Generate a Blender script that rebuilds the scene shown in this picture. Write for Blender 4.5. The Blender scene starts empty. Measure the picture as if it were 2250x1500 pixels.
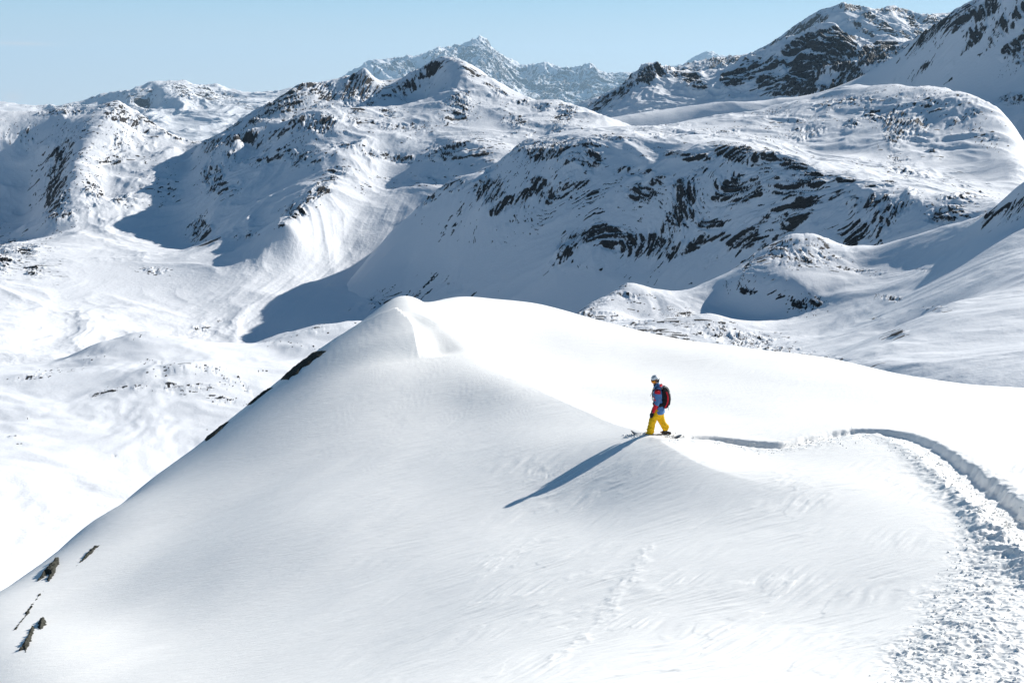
import bpy, bmesh, math, random
import numpy as np
from mathutils import Vector, Matrix

# ------------------------------------------------------------------ camera, light, exposure
SC = bpy.context.scene
COL = SC.collection
F = 2187.0                      # focal length in pixels of the 2250 px wide photograph
PITCH = math.atan((750 - 230) / F)
cam_d = bpy.data.cameras.new("camera")
cam_d.sensor_width = 36.0
cam_d.lens = 36.0 * F / 2250.0
cam_d.clip_start = 0.1
cam_d.clip_end = 120000.0
cam = bpy.data.objects.new("camera", cam_d)
COL.objects.link(cam)
cam.location = (0, 0, 0)
cam.rotation_euler = (math.pi / 2 - PITCH, 0, 0)
SC.camera = cam

SUN_AZ = math.radians(53)       # clockwise from the view direction (+Y)
SUN_EL = math.radians(26.8)
world = bpy.data.worlds.new("World")
SC.world = world
world.use_nodes = True
wn = world.node_tree
wn.nodes.clear()
w_out = wn.nodes.new("ShaderNodeOutputWorld")
w_bg = wn.nodes.new("ShaderNodeBackground")
w_sky = wn.nodes.new("ShaderNodeTexSky")
w_sky.sky_type = 'NISHITA'
w_sky.sun_disc = False
w_sky.sun_elevation = SUN_EL
w_sky.sun_rotation = SUN_AZ
w_sky.altitude = 2500
w_sky.air_density = 1.0
w_sky.dust_density = 0.3
w_sky.ozone_density = 1.5
w_bg.inputs["Strength"].default_value = 0.05
# bright, paler band of sky low over the mountains
w_tc = wn.nodes.new("ShaderNodeTexCoord")
w_sep = wn.nodes.new("ShaderNodeSeparateXYZ")
wn.links.new(w_tc.outputs["Generated"], w_sep.inputs[0])
w_cr = wn.nodes.new("ShaderNodeValToRGB")          # elevation -> colour of the band
wn.links.new(w_sep.outputs["Z"], w_cr.inputs[0])
SKYK = 1.0 / (0.050 * 2 ** 0.61)
w_cr.color_ramp.elements[0].position = 0.0
w_cr.color_ramp.elements[0].color = (0.80, 0.90, 0.95, 1)
w_cr.color_ramp.elements[1].position = 0.115
w_cr.color_ramp.elements[1].color = (0.36, 0.66, 0.87, 1)
e = w_cr.color_ramp.elements.new(0.055); e.color = (0.66, 0.83, 0.93, 1)
w_sc = wn.nodes.new("ShaderNodeVectorMath"); w_sc.operation = 'SCALE'
w_sc.inputs[3].default_value = SKYK
wn.links.new(w_cr.outputs[0], w_sc.inputs[0])
w_tint = wn.nodes.new("ShaderNodeMix"); w_tint.data_type = 'RGBA'; w_tint.blend_type = 'MULTIPLY'
w_tint.inputs[0].default_value = 1.0
w_tint.inputs[7].default_value = (0.50, 1.03, 1.20, 1)
wn.links.new(w_sky.outputs[0], w_tint.inputs[6])
w_mr = wn.nodes.new("ShaderNodeMapRange"); w_mr.interpolation_type = 'SMOOTHSTEP'
w_mr.inputs["From Min"].default_value = 0.10; w_mr.inputs["From Max"].default_value = 0.24
wn.links.new(w_sep.outputs["Z"], w_mr.inputs["Value"])
w_mx = wn.nodes.new("ShaderNodeMix"); w_mx.data_type = 'RGBA'
wn.links.new(w_mr.outputs[0], w_mx.inputs[0])
wn.links.new(w_sc.outputs[0], w_mx.inputs[6]); wn.links.new(w_tint.outputs[2], w_mx.inputs[7])
# one thin streak of cloud and a small puff, far off to the left
def w_cloud(src, az, el, da, de, amt):
    D = wn.nodes.new("ShaderNodeMath"); D.operation = 'ARCTAN2'
    wn.links.new(w_sep.outputs["X"], D.inputs[0]); wn.links.new(w_sep.outputs["Y"], D.inputs[1])
    u = math_n(wn, 'POWER', math_n(wn, 'ABSOLUTE', math_n(wn, 'DIVIDE', math_n(wn, 'SUBTRACT', D.outputs[0], az), da)), 2.0)
    v = math_n(wn, 'POWER', math_n(wn, 'ABSOLUTE', math_n(wn, 'DIVIDE', math_n(wn, 'SUBTRACT', w_sep.outputs["Z"], el), de)), 2.0)
    g = math_n(wn, 'EXPONENT', math_n(wn, 'MULTIPLY', math_n(wn, 'ADD', u, v), -1.0))
    g = math_n(wn, 'MULTIPLY', g, amt)
    m = wn.nodes.new("ShaderNodeMix"); m.data_type = 'RGBA'
    wn.links.new(g, m.inputs[0]); wn.links.new(src, m.inputs[6])
    k = SKYK * 0.88
    m.inputs[7].default_value = (k, k, k, 1)
    return m.outputs[2]
def finish_world():
    c = w_cloud(w_mx.outputs[2], -0.442, 0.0515, 0.026, 0.0017, 0.75)
    c = w_cloud(c, -0.453, 0.0066, 0.007, 0.0040, 0.7)
    wn.links.new(c, w_bg.inputs["Color"])
wn.links.new(w_bg.outputs[0], w_out.inputs["Surface"])

sun_d = bpy.data.lights.new("sun", 'SUN')
sun_d.energy = 5.0
sun_d.angle = math.radians(0.5)
sun_d.color = (1.0, 0.965, 0.91)
sun = bpy.data.objects.new("sun", sun_d)
COL.objects.link(sun)
SUNV = Vector((math.sin(SUN_AZ) * math.cos(SUN_EL), math.cos(SUN_AZ) * math.cos(SUN_EL), math.sin(SUN_EL)))
sun.rotation_euler = SUNV.to_track_quat('Z', 'Y').to_euler()

SC.view_settings.view_transform = 'Standard'
SC.view_settings.look = 'None'
SC.view_settings.gamma = 1.0
SC.view_settings.exposure = 0.61
SC.render.resolution_x = 1024
SC.render.resolution_y = 682

# ------------------------------------------------------------------ helpers
CP, SP = math.cos(PITCH), math.sin(PITCH)

def ray(px, py):
    dx = (px - 1125.0) / F
    du = (750.0 - py) / F
    return dx, CP + SP * du, -SP + CP * du          # x right, y forward, z up

def unproj(px, py, r):
    x, y, z = ray(px, py)
    k = r / math.hypot(x, y)
    return x * k, y * k, z * k

def proj(x, y, z):
    d = y * CP - z * SP
    d = np.maximum(d, 1e-3)
    return 1125 + F * x / d, 750 - F * (y * SP + z * CP) / d

def tag(o, label=None, cat=None, group=None, kind=None):
    if label: o["label"] = label
    if cat: o["category"] = cat
    if group: o["group"] = group
    if kind: o["kind"] = kind
    return o

def hash2(ix, iy, seed):
    h = (ix.astype(np.uint32) * np.uint32(374761393) + iy.astype(np.uint32) * np.uint32(668265263)
         + np.uint32((seed * 362437 + 1013904223) & 0xffffffff))
    h = (h ^ (h >> np.uint32(13))) * np.uint32(1274126177)
    h = (h ^ (h >> np.uint32(16))) * np.uint32(2246822519)
    return h ^ (h >> np.uint32(15))

def gn(x, y, seed=0):
    """gradient noise, about -1..1"""
    xf = np.floor(x); yf = np.floor(y)
    ix = xf.astype(np.int64); iy = yf.astype(np.int64)
    fx = (x - xf).astype(np.float32); fy = (y - yf).astype(np.float32)
    u = fx * fx * fx * (fx * (fx * 6 - 15) + 10)
    v = fy * fy * fy * (fy * (fy * 6 - 15) + 10)
    def g(ox, oy):
        a = (hash2(ix + ox, iy + oy, seed) & np.uint32(1023)).astype(np.float32) * np.float32(2 * math.pi / 1024)
        return np.cos(a) * (fx - ox) + np.sin(a) * (fy - oy)
    a = g(0, 0); b = g(1, 0); c = g(0, 1); d = g(1, 1)
    return (a + (b - a) * u + (c - a) * v + (a - b - c + d) * u * v) * 1.5

def fbm(x, y, octv=5, seed=0, gain=0.5, lac=2.03):
    s = 0; a = 1.0
    for i in range(octv):
        s = s + a * gn(x, y, seed + i * 17)
        x = x * lac + 13.7; y = y * lac - 7.3; a *= gain
    return s

def ridged(x, y, octv=5, seed=0, gain=0.5, lac=2.07):
    s = 0; a = 1.0; w = 1.0
    for i in range(octv):
        n = 1 - np.abs(gn(x, y, seed + i * 17))
        n = n * n * w
        w = np.clip(n * 1.6, 0, 1)
        s = s + a * n
        x = x * lac + 5.1; y = y * lac + 9.2; a *= gain
    return s

def facet(x, y, seed=0, tilt=0.9):
    """angular blocks: every cell has its own height and its own tilt; also returns the cell's random value and its edge distance"""
    xf = np.floor(x); yf = np.floor(y); ix = xf.astype(np.int64); iy = yf.astype(np.int64)
    fx = (x - xf).astype(np.float32); fy = (y - yf).astype(np.float32)
    f1 = np.full(x.shape, 9, np.float32); f2 = f1.copy(); val = np.zeros(x.shape, np.float32); ht = val.copy()
    for oy in (-1, 0, 1):
        for ox in (-1, 0, 1):
            h = hash2(ix + ox, iy + oy, seed)
            jx = (h & np.uint32(255)).astype(np.float32) / 255; jy = ((h >> np.uint32(8)) & np.uint32(255)).astype(np.float32) / 255
            v = ((h >> np.uint32(16)) & np.uint32(255)).astype(np.float32) / 255
            a = ((h >> np.uint32(24)) & np.uint32(255)).astype(np.float32) * (2 * math.pi / 255)
            dx = ox + jx - fx; dy = oy + jy - fy
            d = dx * dx + dy * dy
            hh = v + tilt * (dx * np.cos(a) + dy * np.sin(a))
            m = d < f1
            f2 = np.where(m, f1, np.minimum(f2, d)); f1 = np.where(m, d, f1)
            val = np.where(m, v, val); ht = np.where(m, hh, ht)
    return ht - 0.5, val, np.sqrt(f2) - np.sqrt(f1)

def sstep(a, b, x):
    t = np.clip((x - a) / (b - a), 0, 1)
    return t * t * (3 - 2 * t)

class RBF:
    def __init__(self, pts, vals, c, smooth=0.0):
        self.p = np.asarray(pts, np.float64); self.c = c
        n = len(self.p)
        self.s = max(np.ptp(self.p[:, 0]), np.ptp(self.p[:, 1]))
        self.o = self.p.mean(0)
        d = np.sqrt(((self.p[:, None] - self.p[None]) ** 2).sum(2) + c * c) / self.s
        A = np.zeros((n + 3, n + 3))
        A[:n, :n] = -d - np.eye(n) * 0 + np.eye(n) * smooth * -1
        P = np.c_[np.ones(n), (self.p - self.o) / self.s]
        A[:n, n:] = P; A[n:, :n] = P.T
        b = np.r_[np.asarray(vals, np.float64), 0, 0, 0]
        self.w = np.linalg.lstsq(A, b, rcond=None)[0]
    def __call__(self, x, y):
        sh = x.shape
        x = x.ravel().astype(np.float64); y = y.ravel().astype(np.float64)
        out = np.empty_like(x)
        n = len(self.p)
        px = self.p[:, 0].astype(np.float32); py = self.p[:, 1].astype(np.float32)
        w = (-self.w[:n] / self.s)
        for i in range(0, len(x), 20000):
            X = x[i:i + 20000]; Y = y[i:i + 20000]
            dx = X.astype(np.float32)[:, None] - px; dy = Y.astype(np.float32)[:, None] - py
            d = np.sqrt(dx * dx + dy * dy + np.float32(self.c ** 2))
            out[i:i + 20000] = d.astype(np.float64) @ w + self.w[n] + self.w[n + 1] * (X - self.o[0]) / self.s + self.w[n + 2] * (Y - self.o[1]) / self.s
        return out.reshape(sh)

def resample(line, step):
    out = []
    for a, b in zip(line[:-1], line[1:]):
        a = np.array(a, float); b = np.array(b, float)
        dl = math.hypot(b[0] - a[0], (math.log(b[2] / a[2])) * F)
        dl = max(dl, abs(b[1] - a[1]))
        n = max(1, int(round(dl / step)))
        for k in range(n):
            out.append(tuple(a + (b - a) * k / n))
    out.append(tuple(line[-1]))
    return out

def grid_object(name, X, Y, Z, mat, attrs=None):
    nr, nc = X.shape
    co = np.empty((nr * nc, 3), np.float32)
    co[:, 0] = X.ravel(); co[:, 1] = Y.ravel(); co[:, 2] = Z.ravel()
    idx = np.arange(nr * nc, dtype=np.int32).reshape(nr, nc)
    q = np.stack([idx[:-1, :-1], idx[:-1, 1:], idx[1:, 1:], idx[1:, :-1]], -1).reshape(-1, 4)
    me = bpy.data.meshes.new(name)
    me.vertices.add(len(co)); me.vertices.foreach_set("co", co.ravel())
    me.loops.add(q.size); me.loops.foreach_set("vertex_index", q.ravel())
    me.polygons.add(len(q))
    me.polygons.foreach_set("loop_start", np.arange(0, q.size, 4, dtype=np.int32))
    me.polygons.foreach_set("use_smooth", np.ones(len(q), bool))
    me.update(calc_edges=True)
    for k, v in (attrs or {}).items():
        at = me.attributes.new(k, 'FLOAT', 'POINT')
        at.data.foreach_set("value", v.astype(np.float32).ravel())
    me.materials.append(mat)
    o = bpy.data.objects.new(name, me)
    COL.objects.link(o)
    return o

# ------------------------------------------------------------------ materials
def new_mat(name):
    m = bpy.data.materials.new(name); m.use_nodes = True
    nt = m.node_tree; nt.nodes.clear()
    out = nt.nodes.new("ShaderNodeOutputMaterial")
    bs = nt.nodes.new("ShaderNodeBsdfPrincipled")
    nt.links.new(bs.outputs[0], out.inputs["Surface"])
    return m, nt, bs

def nd(nt, t, **kw):
    n = nt.nodes.new(t)
    for k, v in kw.items():
        if k.startswith("i_"): n.inputs[k[2:].replace("_", " ")].default_value = v
        else: setattr(n, k, v)
    return n

def math_n(nt, op, a, b=None, clamp=False):
    n = nt.nodes.new("ShaderNodeMath"); n.operation = op; n.use_clamp = clamp
    for i, s in enumerate((a, b)):
        if s is None: continue
        if isinstance(s, (int, float)): n.inputs[i].default_value = s
        else: nt.links.new(s, n.inputs[i])
    return n.outputs[0]

finish_world()

def mountain_mat(name, unit, fine=0.26, snow=(0.74, 0.748, 0.768), rock_a=(0.012, 0.013, 0.017), rock_b=(0.052, 0.047, 0.043), bump=1.0):
    """unit = metres covered by one photo pixel at this distance"""
    m, nt, bs = new_mat(name)
    tc = nd(nt, "ShaderNodeTexCoord")
    at = nd(nt, "ShaderNodeAttribute", attribute_name="rock")
    n1 = nd(nt, "ShaderNodeTexNoise"); n1.inputs["Scale"].default_value = 1 / (unit * 5); n1.inputs["Detail"].default_value = 5
    n1.inputs["Roughness"].default_value = 0.65
    nt.links.new(tc.outputs["Object"], n1.inputs["Vector"])
    s = math_n(nt, 'SUBTRACT', n1.outputs[0], 0.5)
    s = math_n(nt, 'MULTIPLY', s, 2 * fine)
    s = math_n(nt, 'ADD', s, at.outputs["Fac"])
    rmp = nd(nt, "ShaderNodeMapRange"); rmp.interpolation_type = 'SMOOTHSTEP'
    rmp.inputs["From Min"].default_value = 0.42; rmp.inputs["From Max"].default_value = 0.58
    nt.links.new(s, rmp.inputs["Value"])
    n2 = nd(nt, "ShaderNodeTexNoise"); n2.inputs["Scale"].default_value = 1 / (unit * 16); n2.inputs["Detail"].default_value = 6
    nt.links.new(tc.outputs["Object"], n2.inputs["Vector"])
    rc = nd(nt, "ShaderNodeMix", data_type='RGBA')
    rc.inputs[6].default_value = (*rock_a, 1); rc.inputs[7].default_value = (*rock_b, 1)
    nt.links.new(n2.outputs[0], rc.inputs[0])
    mx = nd(nt, "ShaderNodeMix", data_type='RGBA')
    mx.inputs[6].default_value = (*snow, 1)
    nt.links.new(rmp.outputs[0], mx.inputs[0]); nt.links.new(rc.outputs[2], mx.inputs[7])
    nt.links.new(mx.outputs[2], bs.inputs["Base Color"])
    bs.inputs["Roughness"].default_value = 0.75
    bs.inputs["Specular IOR Level"].default_value = 0.2
    # bump: rough where rock, faint where snow
    b = nd(nt, "ShaderNodeBump"); b.inputs["Strength"].default_value = 0.9
    amp = math_n(nt, 'MULTIPLY', rmp.outputs[0], unit * 5.0 * bump)
    amp = math_n(nt, 'ADD', amp, unit * 0.9 * bump)
    h = math_n(nt, 'MULTIPLY', n1.outputs[0], amp)
    h = math_n(nt, 'SUBTRACT', h, math_n(nt, 'MULTIPLY', rmp.outputs[0], unit * 1.2))
    b.inputs["Distance"].default_value = 1.0
    nt.links.new(h, b.inputs["Height"])
    nt.links.new(b.outputs[0], bs.inputs["Normal"])
    return m
# ------------------------------------------------------------------ distant terrain
def blob_field(PX, PY, blobs):
    """sum of soft rotated ellipses: (px, py, half length, half width, angle in degrees, strength)"""
    out = np.zeros(PX.shape, np.float32)
    for (cx, cy, a, b, ang, s) in blobs:
        t = math.radians(ang); ca, sa = math.cos(t), math.sin(t)
        dx = PX - cx; dy = PY - cy
        u = (dx * ca + dy * sa) / a; v = (-dx * sa + dy * ca) / b
        q = u * u + v * v
        out = np.maximum(out, s * np.exp(-q * 0.9)) if s > 0 else out + s * np.exp(-q * 0.9)
    return out

def terrain(name, lines, px0, px1, r0, r1, rref, ncol, nrow, c=14, step=32, mat=None,
            relief=((60, 5.0, 'f'),), rock_amp=3.0, rock_wl=14, rocks=(), base_rock=0.0,
            steep=(0.9, 0.5), seed=1, crest=0.0, smooth_mask=(), warp=0.0, smooth=0.0, rough=0.25, strata=40, grooves=(), speck=0.8):
    pts = []; val = []
    seen = set()
    for ln in lines:
        for (px, py, r) in (resample(ln, step) if len(ln) > 1 else ln):
            x, y, z = unproj(px, py, r)
            key = (round(px / 4), round(math.log(r) * F / 4))
            if key in seen: continue
            seen.add(key)
            pts.append((math.atan2(x, y) * F, math.log(r) * F)); val.append(z / r)
    f = RBF(pts, val, c, smooth)
    a0 = math.atan2(px0 - 1125, F) * F; a1 = math.atan2(px1 - 1125, F) * F
    l0, l1 = math.log(r0) * F, math.log(r1) * F
    # rows: denser where the surface climbs in view
    ca = np.linspace(a0, a1, 60); cl = np.linspace(l0, l1, 200)
    CA, CL = np.meshgrid(ca, cl)
    E = f(CA, CL)
    dE = np.clip(np.diff(E, axis=0), 0, None)
    w = np.percentile(dE, 85, axis=1); w = w / w.max() + 0.12
    cum = np.r_[0, np.cumsum(w)]; cum /= cum[-1]
    rows = np.interp(np.linspace(0, 1, nrow), cum, cl)
    cols = np.linspace(a0, a1, ncol)
    # coarse evaluation, then linear upsampling
    h = 2
    rr = rows[::h] if (nrow - 1) % h == 0 else np.r_[rows[::h], rows[-1]]
    cc = cols[::h] if (ncol - 1) % h == 0 else np.r_[cols[::h], cols[-1]]
    CA, CL = np.meshgrid(cc, rr)
    Ec = f(CA, CL)
    Ei = np.empty((len(rr), ncol))
    for i in range(len(rr)): Ei[i] = np.interp(cols, cc, Ec[i])
    j = np.clip(np.searchsorted(rr, rows) - 1, 0, len(rr) - 2)
    t = ((rows - rr[j]) / (rr[j + 1] - rr[j]))[:, None]
    E = Ei[j] * (1 - t) + Ei[j + 1] * t
    A, L = np.meshgrid(cols, rows)
    R = np.exp(L / F)
    X = R * np.sin(A / F); Y = R * np.cos(A / F); Z = E * R
    u = rref / F                                    # metres per photo pixel
    PX, PY = proj(X, Y, Z)
    soft = np.clip(blob_field(PX, PY, smooth_mask), 0, 1) if len(smooth_mask) else 0
    den0 = np.clip(blob_field(PX, PY, rocks) + base_rock, 0, 1)
    for i, (wl, amp, kind) in enumerate(relief):
        s = seed * 31 + i * 7
        wx = X / (wl * u); wy = Y / (wl * u)
        if warp:
            q = gn(wx * 0.8, wy * 0.8, s + 3) * warp; q2 = gn(wx * 0.8 + 40, wy * 0.8, s + 4) * warp
            wx = wx + q; wy = wy + q2
        if kind == 'r': n = ridged(wx, wy, 4, s) - 0.9
        elif kind == 'b': n = np.abs(gn(wx, wy, s)) * 2 - 0.6
        else: n = fbm(wx, wy, 4, s)
        Z = Z + amp * u * n * (1 - 0.85 * soft) * (1 if i == 0 else 0.3 + 0.7 * den0)
    for (msk, ang, wa, wl, am) in grooves:          # wind- and slide-carved furrows running down the valley
        k = np.clip(blob_field(PX, PY, msk), 0, 1); t = math.radians(ang)
        gu = (X * math.cos(t) + Y * math.sin(t)) / (wl * u); gv = (-X * math.sin(t) + Y * math.cos(t)) / (wa * u)
        Z = Z + am * u * k * (fbm(gu, gv + 0.4 * gn(gu * 1.5, gv * .3, seed + 5), 4, seed + 8))
    PX, PY = proj(X, Y, Z)
    den = np.clip(blob_field(PX, PY, rocks) + base_rock, 0, 1.2)
    n1 = fbm(X / (rock_wl * 3 * u), Y / (rock_wl * 3 * u), 4, seed + 90)
    den2 = sstep(0.12, 0.6, den + 0.30 * n1 * (den > 0.02))
    # crags: ridged shapes thrown up inside the rocky patches, with ledges
    ph = math.radians(strata) + 0.22 * gn(X / (rock_wl * 14 * u), Y / (rock_wl * 14 * u), seed + 2)
    U = (X * np.cos(ph) + Y * np.sin(ph)) / (rock_wl * u); V = (-X * np.sin(ph) + Y * np.cos(ph)) / (rock_wl * u)
    wu = fbm(U * .22, V * .22, 4, seed + 61, gain=.6); wv = fbm(U * .22 + 9, V * .22, 4, seed + 62, gain=.6)
    U = U + 0.45 * wu; V = V + 0.45 * wv
    wj = 0.22 * gn(U * 1.7, V * 1.7, seed + 63); wk = 0.22 * gn(U * 1.7 + 5, V * 1.7, seed + 64)
    h1, v1, e1 = facet(U * 0.36 + wj, V * 0.50 + wk, seed + 50)
    h2, v2, e2 = facet(U * 0.85 + wj, V * 1.15 + wk, seed + 51)
    h3, v3, e3 = facet(U * 1.9 + wk, V * 2.5 + wj, seed + 52)
    cr = 1.0 * (ridged(U * 0.20, V * 0.30, 3, seed + 53, gain=0.5) - 0.85) + 0.85 * h1 + 0.50 * h2 + 0.20 * h3
    Z = Z + rock_amp * u * cr * (den2 + 0.005)
    # normals
    P = np.stack([X, Y, Z], -1)
    dr = np.gradient(P, axis=0); dc = np.gradient(P, axis=1)
    N = np.cross(dc, dr); N /= np.linalg.norm(N, axis=2, keepdims=True) + 1e-9
    st = np.sqrt(np.clip(1 - N[..., 2] ** 2, 0, 1)) / np.maximum(N[..., 2], 0.05)
    hf = fbm(U * 0.5, V * 0.85, 6, seed + 33, gain=0.68)
    hg = fbm(U * 0.35 + 3, V * 0.6, 3, seed + 35)
    rock = den2 * (0.30 + 1.1 * rough * hf + 0.30 * hg + 0.26 * (v1 - .5) + 0.22 * (v2 - .5) + steep[1] * (st - steep[0]))
    # single boulders and outcrops scattered round the rocky ground
    rg = fbm(X / (rock_wl * 6 * u), Y / (rock_wl * 6 * u), 3, seed + 45)
    pw = np.clip(0.06 + 0.16 * np.clip(den, 0, 1) + 0.20 * rg, 0, 0.5) * (den > 0.03)
    spk = sstep(0.0, 0.22, e3) * (v3 < pw) * (0.6 + 0.4 * (v2 > 0.4)) * speck
    rock = np.maximum(rock, spk)
    o = grid_object(name, X, Y, Z, mat, {"rock": np.clip(rock, 0, 1)})
    tag(o, kind="structure")
    return o

# --- nearer hummocks on the right, behind the snow dome
m_near = mountain_mat("hummock_snow_and_rock", 400 / F)
terrain("snow_hummocks", [
    [(1150, 790, 360), (1260, 697, 380), (1300, 665, 400), (1380, 622, 420), (1440, 640, 425), (1500, 641, 430), (1600, 600, 440), (1680, 545, 445),
     (1740, 507, 450), (1800, 515, 450), (1860, 538, 450), (1925, 540, 445), (2000, 522, 435), (2060, 500, 435), (2160, 480, 420),
     (2200, 445, 412), (2250, 400, 408), (2300, 385, 400), (2400, 440, 380), (2600, 520, 300), (3000, 560, 300)],
    [(1150, 900, 430), (1260, 800, 450), (1380, 740, 480), (1500, 740, 500), (1740, 640, 530), (1925, 650, 530), (2060, 620, 520), (2250, 480, 540), (2600, 620, 520), (3000, 650, 520)],
    [(1100, 860, 300), (1260, 745, 330), (1500, 800, 300), (1700, 815, 235), (1870, 815, 188), (2050, 840, 162), (2250, 880, 145), (2500, 900, 138), (3000, 950, 130)],
    [(1100, 1100, 200), (1500, 1100, 170), (1870, 1050, 128), (2250, 1100, 112), (3000, 1150, 120)],
    [(1400, 700, 385)], [(1450, 665, 400)], [(1560, 690, 365)], [(1540, 740, 335)],
    [(1580, 612, 425), (1640, 610, 410), (1710, 612, 402), (1760, 630, 396)],
    [(1590, 668, 404), (1650, 690, 392), (1750, 692, 382), (1790, 680, 384)],
    [(1700, 740, 340), (1800, 735, 335), (1900, 725, 300), (1990, 728, 285)], [(2030, 733, 218)],
    [(1885, 785, 205), (1760, 797, 262)],
    [(1820, 640, 395), (1900, 660, 370), (2000, 640, 355)],
    [(1900, 590, 420), (2000, 590, 400)],
    [(2250, 640, 262), (2150, 660, 256), (2100, 660, 258), (2060, 690, 238)],
    [(2250, 600, 285), (2150, 610, 305), (2080, 620, 325)], [(2250, 500, 368), (2200, 515, 372), (2165, 505, 398)], [(2400, 580, 280)], [(2250, 750, 190), (2050, 770, 194)], [(2500, 650, 235)],
], 1000, 2900, 120, 560, 400, 900, 560, c=10, step=40, mat=m_near, seed=3,
    relief=((150, 4, 'f'), (45, 1.6, 'f')), warp=0.5, rock_amp=2.4, rock_wl=16, steep=(0.40, 0.30), rough=0.30,
    rocks=[(1750, 520, 90, 22, -8, .7), (1680, 560, 60, 22, -35, .9), (1760, 560, 80, 16, 6, .95), (1800, 535, 30, 12, 10, .9), (1730, 580, 50, 10, 8, .6),
           (1320, 660, 70, 12, -38, .9), (1380, 650, 35, 8, 8, .8), (1330, 695, 45, 16, 10, .95), (1510, 690, 30, 8, 10, .7), (1450, 730, 90, 16, 10, .8),
           (1560, 730, 110, 18, 12, .8), (1640, 745, 60, 16, 8, .95), (1520, 770, 120, 14, 8, .8), (1700, 770, 70, 10, 5, .7), (1770, 665, 34, 16, 6, 1.0),
           (1690, 610, 25, 14, -20, .8), (1650, 640, 30, 8, 0, .6), (1860, 555, 40, 6, 6, .7), (1860, 590, 70, 6, 8, .65), (1960, 655, 24, 5, 5, .9), (2050, 680, 26, 5, -5, .9),
           (1730, 650, 50, 6, 5, .5), (1970, 735, 22, 6, -10, .7), (1800, 790, 90, 10, 6, .85), (1620, 560, 30, 30, -30, .7), (2215, 462, 60, 14, -28, 1.1), (2190, 470, 40, 8, -10, 1.1),
           (2030, 592, 25, 4, 5, .6), (1930, 700, 15, 4, 0, .6)])

# --- the hollow on the left
m_left = mountain_mat("hollow_snow_and_rock", 480 / F)
terrain("snow_hollow", [
    [(-900, 780, 620), (-300, 800, 620), (0, 800, 600), (120, 795, 600), (200, 755, 600), (300, 728, 610), (340, 730, 612), (390, 746, 615), (460, 750, 620),
     (560, 755, 625), (640, 728, 630), (700, 712, 635), (780, 705, 640), (900, 715, 640), (1100, 740, 640)],
    [(-900, 900, 800), (-300, 900, 760), (0, 880, 740), (300, 850, 740), (560, 860, 750), (780, 800, 760), (1100, 830, 760)],
    [(-900, 1000, 400), (-300, 950, 440), (0, 890, 470), (200, 880, 470), (330, 862, 470), (500, 885, 450), (600, 880, 450), (700, 830, 500)],
    [(330, 822, 492), (390, 803, 500), (470, 806, 500), (530, 825, 490), (565, 862, 468)],
    [(450, 790, 540), (540, 760, 590), (640, 790, 560)],
    [(-900, 1300, 260), (-300, 1250, 280), (0, 1050, 350), (300, 1000, 380), (600, 980, 390), (900, 950, 400)],
    [(-900, 1700, 180), (-300, 1600, 200), (0, 1330, 250), (300, 1200, 300), (600, 1100, 330), (900, 1050, 330)],
    [(-300, 1900, 130), (0, 1700, 150), (600, 1500, 170), (1100, 1300, 200)],
    [(160, 805, 560), (220, 790, 560), (330, 770, 560), (370, 795, 540)],
    [(20, 840, 520), (60, 822, 530), (110, 830, 520)],
], -700, 1200, 110, 800, 480, 900, 520, c=26, step=45, mat=m_left, seed=8,
    relief=((220, 7, 'f'), (70, 2.2, 'f')), warp=0.4, rock_amp=1.7, rock_wl=16, steep=(0.42, 0.30), rough=0.30,
    rocks=[(385, 815, 45, 9, -12, 1.0), (455, 808, 40, 6, 5, .7), (380, 850, 32, 9, 6, 1.0), (440, 850, 40, 10, -5, 1.0), (480, 875, 34, 8, 8, 1.0), (395, 865, 20, 6, 0, .9),
           (235, 862, 44, 6, -18, .85), (305, 850, 20, 5, -8, .85), (60, 832, 46, 7, -14, .9), (200, 790, 40, 6, -30, .5), (305, 740, 24, 4, 0, .6), (345, 795, 20, 5, 0, .5),
           (540, 850, 34, 5, 50, .7), (500, 835, 25, 5, 20, .6), (700, 725, 60, 5, -8, .75), (720, 718, 40, 5, 0, .6), (62, 917, 7, 3, 0, .9), (28, 958, 8, 3, 0, .9), (45, 975, 6, 2, 0, .8),
           (250, 1000, 6, 2, 0, .8), (262, 1016, 5, 2, 0, .8), (470, 950, 12, 3, 30, .6), (575, 812, 8, 3, 0, .7), (640, 760, 60, 5, 8, .5)])

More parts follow.
